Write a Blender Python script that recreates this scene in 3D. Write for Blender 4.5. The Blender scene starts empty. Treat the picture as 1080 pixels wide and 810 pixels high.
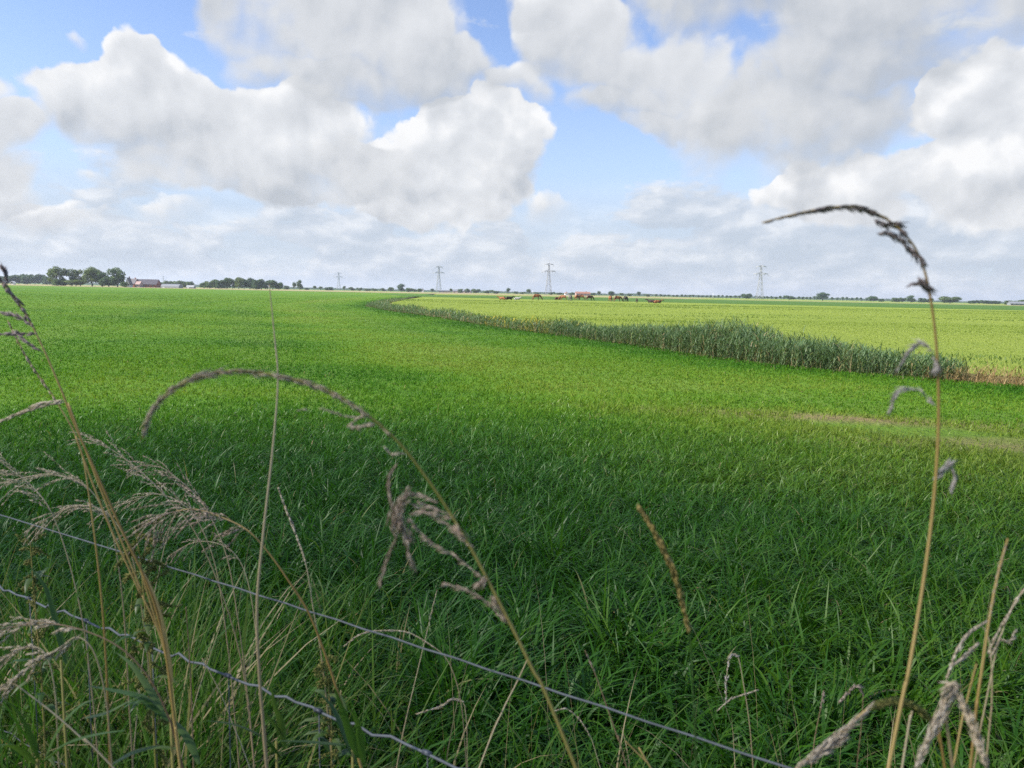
import bpy, bmesh, math, random
import numpy as np
from mathutils import Vector, Matrix, Euler

random.seed(7)
RNG = np.random.default_rng(11)
sc = bpy.context.scene
COL = sc.collection
R = math.radians
EYE = 1.55

# ------------------------------------------------------------------ camera
FPX = 811.0                       # focal length in pixels of the 1080 wide photograph
PITCH, ROLL = R(6.75), R(1.18)
fw = Vector((0, math.cos(PITCH), -math.sin(PITCH)))
r0 = Vector((1, 0, 0)); u0 = r0.cross(fw)
rt = r0 * math.cos(ROLL) + u0 * math.sin(ROLL)
up = -r0 * math.sin(ROLL) + u0 * math.cos(ROLL)
CAM = Vector((0, 0, EYE))
cd = bpy.data.cameras.new('camera'); cam = bpy.data.objects.new('camera', cd); COL.objects.link(cam)
m = Matrix((rt, up, -fw)).transposed().to_4x4(); m.translation = CAM
cam.matrix_world = m
cd.sensor_width = 36; cd.lens = 36 * FPX / 1080
cd.clip_start = 0.02; cd.clip_end = 30000
cd.dof.use_dof = True; cd.dof.focus_distance = 6.0; cd.dof.aperture_fstop = 9.5
sc.camera = cam

def ray(px, py):
    return (fw + rt * ((px - 540) / FPX) + up * ((405 - py) / FPX))
def P(px, py, d):                 # a point seen there, d metres ahead
    return CAM + ray(px, py) * d
def HY(px): return 298.2 + 0.0206 * px
def G(px, d, z=0.0):              # a point of the ground in that bearing, d metres ahead
    v = ray(px, HY(px)); k = d / v.y
    return Vector((v.x * k, d, z))
def PG(px, py):                   # the ground point seen there
    v = ray(px, py); k = -EYE / v.z
    return CAM + v * k
def AE(px, py):                   # bearing and elevation
    v = ray(px, py).normalized()
    return math.atan2(v.x, v.y), math.asin(v.z)

# ------------------------------------------------------------------ materials
class NT:
    def __init__(s, tree): s.t = tree; s.n = tree.nodes; s.l = tree.links
    def new(s, kind, **kw):
        n = s.n.new(kind)
        for k, v in kw.items(): setattr(n, k, v)
        return n
    def put(s, sock, v):
        if v is None: return
        if isinstance(v, bpy.types.NodeSocket): s.l.new(v, sock)
        else: sock.default_value = v
    def math(s, op, a, b=None, c=None, clamp=False):
        n = s.new('ShaderNodeMath', operation=op, use_clamp=clamp)
        s.put(n.inputs[0], a); s.put(n.inputs[1], b); s.put(n.inputs[2], c)
        return n.outputs[0]
    def vec(s, op, a, b=None):
        n = s.new('ShaderNodeVectorMath', operation=op)
        s.put(n.inputs[0], a); s.put(n.inputs[1], b)
        return n.outputs['Value'] if op in ('DOT_PRODUCT', 'LENGTH', 'DISTANCE') else n.outputs[0]
    def noise(s, v, scale=1, detail=4, rough=.5, dist=0, w3=True):
        n = s.new('ShaderNodeTexNoise', noise_dimensions='3D' if w3 else '2D')
        s.put(n.inputs['Vector'], v); n.inputs['Scale'].default_value = scale
        n.inputs['Detail'].default_value = detail; n.inputs['Roughness'].default_value = rough
        n.inputs['Distortion'].default_value = dist
        return n.outputs['Fac']
    def noisec(s, v, scale=1, detail=4, rough=.5):
        n = s.new('ShaderNodeTexNoise', noise_dimensions='2D')
        s.put(n.inputs['Vector'], v); n.inputs['Scale'].default_value = scale
        n.inputs['Detail'].default_value = detail; n.inputs['Roughness'].default_value = rough
        return n.outputs['Color']
    def mix(s, f, a, b, blend='MIX'):
        n = s.new('ShaderNodeMix', data_type='RGBA', blend_type=blend)
        s.put(n.inputs[0], f)
        for i, v in ((6, a), (7, b)):
            if isinstance(v, bpy.types.NodeSocket): s.l.new(v, n.inputs[i])
            else: n.inputs[i].default_value = (*v[:3], 1)
        return n.outputs[2]
    def ramp(s, f, stops, interp='LINEAR'):
        n = s.new('ShaderNodeValToRGB'); s.put(n.inputs[0], f); cr = n.color_ramp; cr.interpolation = interp
        while len(cr.elements) < len(stops): cr.elements.new(.5)
        for e, (p, c) in zip(cr.elements, stops):
            e.position = p; e.color = (*c, 1) if len(c) == 3 else c
        return n.outputs[0]
    def maprange(s, v, a, b, c=0, d=1, interp='SMOOTHSTEP'):
        n = s.new('ShaderNodeMapRange', interpolation_type=interp, clamp=True) if interp != 'SMOOTHSTEP' else s.new('ShaderNodeMapRange', interpolation_type=interp)
        s.put(n.inputs[0], v)
        for i, x in zip((1, 2, 3, 4), (a, b, c, d)): s.put(n.inputs[i], x)
        return n.outputs[0]
    def attr(s, name):
        return s.new('ShaderNodeAttribute', attribute_name=name).outputs['Fac']
    def pos(s): return s.new('ShaderNodeNewGeometry').outputs['Position']

def new_mat(name):
    mt = bpy.data.materials.new(name); mt.use_nodes = True
    t = NT(mt.node_tree); t.n.clear()
    out = t.new('ShaderNodeOutputMaterial')
    return mt, t, out
def principled(t, col, rough=.6, spec=.4, metal=0):
    b = t.new('ShaderNodeBsdfPrincipled')
    t.put(b.inputs['Base Color'], col if isinstance(col, bpy.types.NodeSocket) else (*col, 1))
    t.put(b.inputs['Roughness'], rough); b.inputs['Metallic'].default_value = metal
    b.inputs['Specular IOR Level'].default_value = spec
    return b
def leafy(name, stops, trans=.35, rough=.45, spec=.4, patch=None, tint=(1.15, 1.25, .6)):
    """thin leaf: per-leaf colour from the rnd attribute, partly translucent"""
    mt, t, out = new_mat(name)
    col = t.ramp(t.attr('rnd'), stops)
    if patch:
        n = t.noise(t.pos(), patch[0], 3, .55)
        col = t.mix(t.maprange(n, .38, .62), t.mix(1, col, patch[1], 'MULTIPLY'), t.mix(1, col, patch[2], 'MULTIPLY'))
    b = principled(t, col, rough, spec)
    tr = t.new('ShaderNodeBsdfTranslucent'); t.put(tr.inputs['Color'], t.mix(1, col, tint, 'MULTIPLY'))
    mx = t.new('ShaderNodeMixShader'); mx.inputs[0].default_value = trans
    t.l.new(b.outputs[0], mx.inputs[1]); t.l.new(tr.outputs[0], mx.inputs[2]); t.l.new(mx.outputs[0], out.inputs[0])
    return mt
def plain(name, c1, c2=None, scale=3, rough=.7, spec=.3, metal=0, bump=0):
    mt, t, out = new_mat(name)
    n = t.noise(t.new('ShaderNodeTexCoord').outputs['Object'], scale, 5, .6)
    col = t.mix(t.maprange(n, .3, .7), c1, c2 or tuple(x * .75 for x in c1))
    b = principled(t, col, rough, spec, metal)
    if bump:
        bm = t.new('ShaderNodeBump'); bm.inputs['Strength'].default_value = bump; t.put(bm.inputs['Height'], n)
        t.l.new(bm.outputs[0], b.inputs['Normal'])
    t.l.new(b.outputs[0], out.inputs[0])
    return mt

# ------------------------------------------------------------------ mesh helpers
def mesh_from(name, verts, quads=None, tris=None, mats=(), rnd=None, smooth=True, attrs=None):
    me = bpy.data.meshes.new(name)
    verts = np.asarray(verts, np.float32).reshape(-1, 3)
    quads = np.zeros((0, 4), np.int32) if quads is None else np.asarray(quads, np.int32).reshape(-1, 4)
    tris = np.zeros((0, 3), np.int32) if tris is None else np.asarray(tris, np.int32).reshape(-1, 3)
    nq, nt = len(quads), len(tris)
    me.vertices.add(len(verts)); me.vertices.foreach_set('co', verts.ravel())
    me.loops.add(nq * 4 + nt * 3)
    me.loops.foreach_set('vertex_index', np.concatenate([quads.ravel(), tris.ravel()]).astype(np.int32))
    me.polygons.add(nq + nt)
    st = np.concatenate([np.arange(nq) * 4, nq * 4 + np.arange(nt) * 3]).astype(np.int32)
    me.polygons.foreach_set('loop_start', st)
    me.polygons.foreach_set('use_smooth', np.full(nq + nt, smooth, bool))
    me.update(calc_edges=True)
    if rnd is not None:
        a = me.attributes.new('rnd', 'FLOAT', 'POINT'); a.data.foreach_set('value', np.asarray(rnd, np.float32).ravel())
    for k, v in (attrs or {}).items():
        a = me.attributes.new(k, 'FLOAT', 'POINT'); a.data.foreach_set('value', np.asarray(v, np.float32).ravel())
    for x in mats: me.materials.append(x)
    return me
def link(name, me, parent=None, loc=None):
    o = bpy.data.objects.new(name, me); COL.objects.link(o)
    if parent: o.parent = parent
    if loc is not None: o.location = loc
    return o
def tag(o, label=None, cat=None, group=None, kind=None):
    if label: o['label'] = label
    if cat: o['category'] = cat
    if group: o['group'] = group
    if kind: o['kind'] = kind
    return o
def empty(name, loc, label, cat, group=None, rz=0):
    o = bpy.data.objects.new(name, None); COL.objects.link(o); o.location = loc; o.rotation_euler = (0, 0, rz)
    o.empty_display_size = .2
    return tag(o, label, cat, group, 'thing')

class MB:
    """collects tubes, spindles, boxes into one mesh"""
    def __init__(s): s.v = []; s.q = []; s.t = []; s.r = []
    def _add(s, vs, rnd):
        b = len(s.v); s.v += [tuple(x) for x in vs]; s.r += [rnd] * len(vs); return b
    def tube(s, pts, rad, seg=6, rnd=.5, cap=True):
        pts = [Vector(p) for p in pts]; n = len(pts)
        rad = [rad] * n if not hasattr(rad, '__len__') else rad
        ref = None; b0 = len(s.v)
        for i, p in enumerate(pts):
            d = (pts[min(i + 1, n - 1)] - pts[max(i - 1, 0)])
            d = d.normalized() if d.length > 1e-9 else Vector((0, 0, 1))
            if ref is None: ref = d.orthogonal().normalized()
            x = ref - d * ref.dot(d); x = x.normalized() if x.length > 1e-6 else d.orthogonal().normalized()
            ref = x; y = d.cross(x)
            s._add([p + (x * math.cos(a) + y * math.sin(a)) * rad[i] for a in [2 * math.pi * k / seg for k in range(seg)]], rnd)
        for i in range(n - 1):
            for k in range(seg):
                a = b0 + i * seg + k; c = b0 + i * seg + (k + 1) % seg
                s.q.append((a, c, c + seg, a + seg))
        if cap:
            for i0, flip in ((b0, True), (b0 + (n - 1) * seg, False)):
                c = s._add([sum((Vector(s.v[i0 + k]) for k in range(seg)), Vector()) / seg], rnd)
                for k in range(seg):
                    a, e = i0 + k, i0 + (k + 1) % seg
                    s.t.append((c, e, a) if flip else (c, a, e))
    def spindle(s, p, d, l, w, rnd=.5):
        p = Vector(p); d = Vector(d).normalized(); x = d.orthogonal().normalized(); y = d.cross(x)
        mid = p + d * l * .4
        b = s._add([p] + [mid + (x * math.cos(a) + y * math.sin(a)) * w for a in (0, 2.1, 4.2)] + [p + d * l], rnd)
        for k in range(3):
            e = (k + 1) % 3
            s.t += [(b, b + 1 + e, b + 1 + k), (b + 4, b + 1 + k, b + 1 + e)]
    def leaf(s, pts, w, side=None, rnd=.5):
        """a strap leaf along pts, slightly folded"""
        pts = [Vector(p) for p in pts]; n = len(pts); b0 = len(s.v)
        for i, p in enumerate(pts):
            t = i / (n - 1)
            d = (pts[min(i + 1, n - 1)] - pts[max(i - 1, 0)]).normalized()
            x = Vector(side) if side is not None else d.cross(Vector((0, 0, 1)))
            x = x - d * x.dot(d); x = x.normalized() if x.length > 1e-5 else d.orthogonal().normalized()
            nrm = d.cross(x)
            ww = w * (min(1, .35 + t * 3)) * max(.02, (1 - t ** 2.2)) * .5
            s._add([p - x * ww, p - nrm * ww * .35, p + x * ww], rnd)
        for i in range(n - 1):
            a = b0 + i * 3
            s.q += [(a, a + 1, a + 4, a + 3), (a + 1, a + 2, a + 5, a + 4)]
    def box(s, lo, hi, rnd=.5):
        x0, y0, z0 = lo; x1, y1, z1 = hi
        b = s._add([(x0, y0, z0), (x1, y0, z0), (x1, y1, z0), (x0, y1, z0), (x0, y0, z1), (x1, y0, z1), (x1, y1, z1), (x0, y1, z1)], rnd)
        for f in ((0, 3, 2, 1), (4, 5, 6, 7), (0, 1, 5, 4), (1, 2, 6, 5), (2, 3, 7, 6), (3, 0, 4, 7)):
            s.q.append(tuple(b + k for k in f))
    def poly(s, pts, rnd=.5):
        b = s._add(pts, rnd)
        for k in range(1, len(pts) - 1): s.t.append((b, b + k, b + k + 1))
    def mesh(s, name, mat, smooth=True):
        return mesh_from(name, s.v, s.q, s.t, [mat], s.r, smooth)
    def build(s, name, mat, parent=None, smooth=True):
        return link(name, s.mesh(name, mat, smooth), parent)

def smooth_curve(pts, n=8):
    pts = [Vector(p) for p in pts]; out = []
    for i in range(len(pts) - 1):
        p0 = pts[max(i - 1, 0)]; p1 = pts[i]; p2 = pts[i + 1]; p3 = pts[min(i + 2, len(pts) - 1)]
        for k in range(n):
            t = k / n
            out.append(.5 * ((2 * p1) + (p2 - p0) * t + (2 * p0 - 5 * p1 + 4 * p2 - p3) * t * t + (3 * p1 - p0 - 3 * p2 + p3) * t ** 3))
    out.append(pts[-1]); return out

# value noise on the ground plane (numpy)
_tab = RNG.random((256, 256))
def vnoise(x, y, s):
    x = np.asarray(x, float) / s + 1000.37; y = np.asarray(y, float) / s + 1000.73
    xi = np.floor(x).astype(int); yi = np.floor(y).astype(int); fx = x - xi; fy = y - yi
    fx = fx * fx * (3 - 2 * fx); fy = fy * fy * (3 - 2 * fy)
    g = lambda a, b: _tab[a % 256, b % 256]
    return (g(xi, yi) * (1 - fx) + g(xi + 1, yi) * fx) * (1 - fy) + (g(xi, yi + 1) * (1 - fx) + g(xi + 1, yi + 1) * fx) * fy
def fnoise(x, y, s): return (vnoise(x, y, s) * .55 + vnoise(x, y, s * .47) * .3 + vnoise(x, y, s * .21) * .15)

def blades(root, L, w, az, phi0, curl, rnd, segs=4, twist=None):
    """N grass blades as (verts, quads, tris, rnd). az lean bearing, phi0 first tilt from upright, curl added tilt to the tip"""
    N = len(L); root = np.asarray(root)
    ang = phi0[:, None] + curl[:, None] * (np.linspace(0, 1, segs) ** 1.05)[None, :]
    stp = L[:, None] / segs
    hx = np.concatenate([np.zeros((N, 1)), np.cumsum(np.sin(ang) * stp, 1)], 1)
    hz = np.concatenate([np.zeros((N, 1)), np.cumsum(np.cos(ang) * stp, 1)], 1)
    ca, sa = np.cos(az)[:, None], np.sin(az)[:, None]
    cx = root[:, 0:1] + hx * ca; cy = root[:, 1:2] + hx * sa; cz = root[:, 2:3] + hz
    t = np.linspace(0, 1, segs + 1)
    prof = np.minimum(1, .6 + t * 1.2) * (1 - t ** 2)
    tw = (az + np.pi / 2 if twist is None else twist)[:, None]
    wx = np.cos(tw) * w[:, None] * prof * .5; wy = np.sin(tw) * w[:, None] * prof * .5
    nv = 2 * segs + 1
    V = np.zeros((N, nv, 3), np.float32)
    for k, sg in ((0, -1), (1, 1)):
        V[:, k:2 * segs:2, 0] = (cx + sg * wx)[:, :segs]; V[:, k:2 * segs:2, 1] = (cy + sg * wy)[:, :segs]; V[:, k:2 * segs:2, 2] = cz[:, :segs]
    V[:, -1, 0] = cx[:, -1]; V[:, -1, 1] = cy[:, -1]; V[:, -1, 2] = cz[:, -1]
    base = (np.arange(N) * nv)[:, None]
    q = np.array([[2 * i, 2 * i + 1, 2 * i + 3, 2 * i + 2] for i in range(segs - 1)], np.int32).reshape(1, -1)
    Q = (base + q).reshape(-1, 4) if segs > 1 else None
    T = (base + np.array([[2 * segs - 2, 2 * segs - 1, 2 * segs]])).reshape(-1, 3)
    return V.reshape(-1, 3), Q, T, np.repeat(rnd, nv)
def merge(parts):
    vs, qs, ts, rs, off = [], [], [], [], 0
    for v, q, t, r in parts:
        vs.append(v); rs.append(r)
        if q is not None: qs.append(q + off)
        ts.append(t + off); off += len(v)
    return np.concatenate(vs), (np.concatenate(qs) if qs else None), np.concatenate(ts), np.concatenate(rs)

# ------------------------------------------------------------------ light: sun and sky with cumulus
SUN_AZ, SUN_EL = R(-104), R(42)        # bearing from straight ahead (+ to the right), height
sdir = Vector((math.sin(SUN_AZ) * math.cos(SUN_EL), math.cos(SUN_AZ) * math.cos(SUN_EL), math.sin(SUN_EL)))
sl = bpy.data.lights.new('sun', 'SUN'); sl.energy = 4.8; sl.angle = R(.53); sl.color = (1, .95, .87)
so = bpy.data.objects.new('sun', sl); COL.objects.link(so); so.location = (0, 0, 60)
so.rotation_euler = sdir.to_track_quat('Z', 'Y').to_euler()

def build_world():
    w = bpy.data.worlds.new('World'); sc.world = w; w.use_nodes = True
    w.cycles.sampling_method = 'MANUAL'; w.cycles.sample_map_resolution = 256
    t = NT(w.node_tree); t.n.clear()
    out = t.new('ShaderNodeOutputWorld'); bg = t.new('ShaderNodeBackground'); bg.inputs[1].default_value = .10
    sky = t.new('ShaderNodeTexSky', sky_type='NISHITA'); sky.sun_disc = False
    sky.sun_elevation = SUN_EL; sky.sun_rotation = SUN_AZ
    sky.altitude = 0; sky.air_density = 1.0; sky.dust_density = .6; sky.ozone_density = 2.2
    d = t.new('ShaderNodeTexCoord').outputs['Generated']
    sep = t.new('ShaderNodeSeparateXYZ'); t.put(sep.inputs[0], d)
    az = t.math('ARCTAN2', sep.outputs[0], sep.outputs[1])
    el = t.math('ARCSINE', sep.outputs[2])
    cmb = t.new('ShaderNodeCombineXYZ'); t.put(cmb.inputs[0], az); t.put(cmb.inputs[1], el)
    p = cmb.outputs[0]
    # billowed edges: the lookup point is pushed about by noise of two sizes
    def warp(v, off):
        v = t.vec('ADD', v, off)
        a = t.vec('SUBTRACT', t.noisec(v, 7, 3, .55), (.5, .5, .5))
        b = t.vec('SUBTRACT', t.noisec(v, 24, 4, .55), (.5, .5, .5))
        return t.vec('ADD', t.vec('MULTIPLY', a, (.10, .075, 0)), t.vec('MULTIPLY', b, (.028, .024, 0)))
    col = t.mix(1, sky.outputs[0], (SKYC[0], SKYC[1], SKYC[2]), 'MULTIPLY')
    S = CLOUD
    # pale haze towards the horizon
    hz = t.maprange(el, 0.0, .33, 1, 0, 'SMOOTHSTEP')
    col = t.mix(t.math('MULTIPLY', hz, .70), col, (.50 * S, .61 * S, .78 * S))
    # low stratocumulus far away, flattened by distance
    pl = t.vec('MULTIPLY', p, (1.15, 2.5, 1)); pl = t.vec('ADD', pl, t.vec('MULTIPLY', warp(p, (7.3, 2.1, 0)), (.5, .7, 0)))
    n1 = t.noise(pl, 6.5, 5, .58, w3=False)
    n2 = t.noise(t.vec('ADD', pl, (-.012, .03, 0)), 6.5, 5, .58, w3=False)
    cov = t.math('SUBTRACT', t.maprange(el, .05, .20, .30, .66, 'SMOOTHSTEP'), t.maprange(az, -.05, .5, 0, .10, 'SMOOTHSTEP'))
    a = t.maprange(n1, cov, t.math('ADD', cov, .17), 0, .9, 'SMOOTHSTEP')
    veil = t.maprange(el, .06, .16, .62, 0, 'SMOOTHSTEP')
    a = t.math('MAXIMUM', a, veil)
    br = t.math('ADD', .50, t.math('MULTIPLY', t.math('SUBTRACT', n1, n2), 2.4))
    c = t.ramp(br, [(.2, (.485 * S / 10, .545 * S / 10, .625 * S / 10)), (.52, (.565 * S / 10, .615 * S / 10, .685 * S / 10)), (.9, (.74 * S / 10, .765 * S / 10, .80 * S / 10))])
    c = t.mix(1, c, (10, 10, 10), 'MULTIPLY')
    col = t.mix(a, col, c)
    # the cumulus, far ones first: each is a few lobes given by bearing and elevation
    var = []
    for k in range(2):
        off = (3.1 * k + .7, 1.7 * k, 0); pn = t.vec('ADD', p, off)
        def puffs(v):
            vo = t.new('ShaderNodeTexVoronoi', voronoi_dimensions='2D', feature='F1'); t.put(vo.inputs['Vector'], v)
            vo.inputs['Scale'].default_value = 13; vo.inputs['Detail'].default_value = 2.5; vo.inputs['Roughness'].default_value = .55; vo.inputs['Randomness'].default_value = 1
            f = t.noise(v, 8, 7, .55, 0, w3=False)
            return t.math('MULTIPLY_ADD', vo.outputs['Distance'], -.30, t.math('MULTIPLY_ADD', f, .80, .215))
        wp = warp(p, off); pw = t.vec('ADD', pn, t.vec('MULTIPLY', wp, (.3, .3, 0)))
        var.append((t.vec('ADD', p, wp), puffs(pw), puffs(t.vec('ADD', pw, (-.012, .020, 0)))))
    for li, (lobes, bias, soft, rel) in enumerate(CUMULUS):
        q, na, nb = var[li % 2]
        Fs = None; Vs = None
        for (cx, cy, rx, ry) in lobes:
            a0, e0 = AE(cx, cy); kx, ky = FPX / rx, FPX / ry
            dv = t.vec('MULTIPLY', t.vec('SUBTRACT', q, (a0, e0, 0)), (kx, ky, 0))
            f = t.math('MAXIMUM', t.math('SUBTRACT', 1.0, t.vec('DOT_PRODUCT', dv, dv)), 0.0)
            y = t.vec('DOT_PRODUCT', dv, (-.25, 1, 0))
            fy = t.math('MULTIPLY', f, y)
            Fs = f if Fs is None else t.math('ADD', Fs, f)
            Vs = fy if Vs is None else t.math('ADD', Vs, fy)
        V = t.math('DIVIDE', Vs, t.math('MAXIMUM', Fs, .05))
        F = t.math('ADD', t.math('MINIMUM', Fs, 1.3), t.math('MULTIPLY', t.math('SUBTRACT', na, .5), 1.45))
        alpha = t.maprange(F, .19, t.math('ADD', .19, t.math('MULTIPLY', soft * 1.8, t.maprange(V, -.5, .6, 1.5, .45))), 0, 1, 'SMOOTHSTEP')
        br = t.math('MULTIPLY_ADD', V, .40, bias - .09)
        br = t.math('MULTIPLY_ADD', t.math('SUBTRACT', na, nb), rel * .55, br)
        br = t.math('SUBTRACT', br, t.maprange(F, .5, 1.3, -.06, .07))
        c = t.ramp(br, [(.12, (.0455 * S, .0487 * S, .0530 * S)), (.42, (.0600 * S, .0620 * S, .0648 * S)), (.70, (.0695 * S, .0712 * S, .0735 * S)), (1, (.086 * S, .086 * S, .086 * S))])
        c = t.mix(1, c, (10, 10, 10), 'MULTIPLY')
        col = t.mix(t.math('MULTIPLY', alpha, .97), col, c)
    # below the horizon only haze
    t.put(bg.inputs[0], col); t.l.new(bg.outputs[0], out.inputs[0])
SKYC = (.95, .93, 1.04)
CLOUD = 5.6
CUMULUS = [
    # lobes (photo bearing x, y, half width, half height), brightness, edge softness, relief
    ([(8, 150, 52, 38), (12, 198, 44, 30), (48, 232, 80, 18), (-60, 120, 60, 70)], .58, .40, 1.6),
    ([(108, 195, 26, 14), (88, 40, 22, 12), (170, 218, 50, 18), (585, 226, 50, 18), (60, 240, 90, 14)], .66, .6, 1.2),
    ([(482, 165, 92, 64), (500, 132, 56, 46), (548, 158, 32, 54), (410, 185, 110, 46), (510, 205, 76, 32), (450, 222, 110, 18)], .76, .24, 3.0),
    ([(150, 118, 115, 70), (95, 110, 58, 44), (245, 148, 125, 58), (345, 152, 118, 62), (155, 68, 32, 42), (300, 180, 140, 38), (205, 186, 90, 28), (385, 188, 66, 36)], .64, .36, 2.2),
    ([(335, 35, 140, 76), (430, 45, 98, 68), (262, 5, 66, 60), (488, 82, 52, 42), (542, 102, 36, 28), (370, 92, 130, 28), (300, -60, 220, 70)], .56, .45, 1.6),
    ([(640, 50, 112, 74), (602, 30, 62, 56), (650, 115, 58, 24), (735, 95, 112, 58), (690, 132, 36, 16), (800, 150, 120, 54), (560, 5, 40, 22)], .58, .45, 1.6),
    ([(1045, 150, 105, 72), (985, 200, 170, 42), (1080, 100, 80, 60), (850, 218, 80, 24), (1003, 104, 34, 36), (1120, 200, 120, 60)], .80, .26, 3.0),
    ([(860, 20, 220, 76), (1010, 25, 170, 68), (740, -10, 100, 44), (860, 115, 130, 64), (915, 155, 95, 46), (800, 130, 90, 46), (900, -80, 300, 70)], .44, .5, 1.4),
]
build_world()

# ------------------------------------------------------------------ ground sheets
# the ditch between meadow and pasture: y runs away from the camera, x is its middle
DITCH = [(6000, -3000), (400, -90), (60, -3.5), (22, 8.5), (12.6, 13.6), (9.6, 15.6), (7.6, 17.4), (6.0, 20.2), (4.9, 24.2), (2.9, 29), (.5, 34.5),
         (-3.6, 47), (-8.6, 60), (-13.2, 75), (-17.0, 100), (-21, 144), (-30, 260), (-60, 600), (-500, 6000)]
DITCH = [(a, b) for a, b in DITCH]
_dy = np.array([b for a, b in DITCH], float); _dx = np.array([a for a, b in DITCH], float)
def ditch_x(y): return np.interp(y, _dy, _dx)
def ditch_dist(x, y):
    """signed distance to the ditch line, + on the meadow side"""
    x = np.asarray(x, float); y = np.asarray(y, float); best = np.full(x.shape, 1e9)
    for (a, b), (c, e) in zip(DITCH[:-1], DITCH[1:]):
        L2 = (c - a) ** 2 + (e - b) ** 2
        tt = np.clip(((x - a) * (c - a) + (y - b) * (e - b)) / L2, 0, 1)
        best = np.minimum(best, np.hypot(x - a - tt * (c - a), y - b - tt * (e - b)))
    return np.where(x < ditch_x(y), best, -best)
TRACK = [PG(880, 443), PG(980, 456), PG(1100, 476)]
def track_dist(x, y):
    best = np.full(np.shape(x), 1e9)
    for p, q in zip(TRACK[:-1], TRACK[1:]):
        L2 = (q.x - p.x) ** 2 + (q.y - p.y) ** 2
        tt = np.clip(((x - p.x) * (q.x - p.x) + (y - p.y) * (q.y - p.y)) / L2, 0, 1)
        best = np.minimum(best, np.hypot(x - p.x - tt * (q.x - p.x), y - p.y - tt * (q.y - p.y)))
    return best

# how yellow or lush the sward is at a place, shared by the sheet and the blades on it
def lushness(x, y):
    dd = ditch_dist(x, y)
    band = np.exp(-((dd - 2.2) / 2.0) ** 2) * .35                      # greener strip along the ditch
    near = np.clip((11 - np.hypot(x, y)) / 5, 0, 1) * .35              # unmown margin by the fence
    trk = np.exp(-(track_dist(x, y) / .7) ** 2) * .9
    thin = np.exp(-((dd - 7.5) / 3.0) ** 2) * .36
    n = (fnoise(x * .45, y, 2.6) - .5) * .85 + (fnoise(x * .5, y, 14.) - .5) * .55
    run = np.sin((dd + 1.5 * fnoise(x, y, 9.)) * 1.15) * .16 * np.clip(1 - dd / 60, .25, 1) * (np.hypot(x, y) > 9)
    return np.clip(.45 + band + near - trk - thin + n + run, 0, 1)

def sheet_material(name, cols, streak, dry=None):
    mt, t, out = new_mat(name)
    ps = t.pos()
    p1 = t.vec('MULTIPLY', ps, (1, .55, 1))
    n = t.noise(p1, .9, 8, .68); n2 = t.noise(p1, .045, 5, .6); n3 = t.noise(ps, 9, 4, .7)
    f = t.math('ADD', t.math('MULTIPLY', n, .45), t.math('ADD', t.math('MULTIPLY', n2, .55), t.math('MULTIPLY', n3, .18)))
    if streak: f = t.math('ADD', f, t.math('MULTIPLY', t.math('SUBTRACT', t.attr('lush'), .45), -.55))
    col = t.ramp(f, cols)
    if dry:                                                            # tractor runs along the ditch: thin pale stripes
        dd = t.attr('dd')
        wv = t.math('SINE', t.math('MULTIPLY', t.math('ADD', dd, t.math('MULTIPLY', n2, 3.0)), 1.05))
        fade = t.maprange(dd, 6, 60, 1, .25)
        col = t.mix(t.math('MULTIPLY', t.math('MULTIPLY', t.maprange(wv, .55, 1), fade), .38), col, dry)
        col = t.mix(t.math('MULTIPLY', t.attr('bare'), t.maprange(n, .25, .45)), col, (.21, .135, .08))
        col = t.mix(t.math('MULTIPLY', t.attr('soil_shade'), .85), col, (.030, .030, .014))       # thatch and soil, with the shade between the long tufts put into the colour
    b = principled(t, col, .9, .15)
    bp = t.new('ShaderNodeBump'); bp.inputs['Strength'].default_value = .9; bp.inputs['Distance'].default_value = .12
    t.put(bp.inputs['Height'], t.math('ADD', n, n3)); t.l.new(bp.outputs[0], b.inputs['Normal'])
    t.l.new(b.outputs[0], out.inputs[0])
    return mt
M_meadow = sheet_material('meadow sward', [(.25, (.040, .108, .010)), (.5, (.070, .160, .010)), (.72, (.100, .192, .014)), (.95, (.15, .205, .038))], True, (.12, .19, .03))
M_past = sheet_material('pasture sward', [(.25, (.095, .155, .018)), (.5, (.172, .230, .032)), (.72, (.212, .265, .040)), (.95, (.24, .27, .06))], False)
M_dark = sheet_material('darker grass field', [(.25, (.035, .085, .014)), (.6, (.065, .135, .022)), (.95, (.10, .17, .03))], False)
M_straw = sheet_material('ripe crop field', [(.25, (.20, .18, .08)), (.6, (.28, .25, .115)), (.95, (.34, .31, .16))], False)
M_bank = sheet_material('ditch bank', [(.25, (.06, .07, .025)), (.6, (.13, .12, .05)), (.95, (.20, .17, .08))], False)

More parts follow.
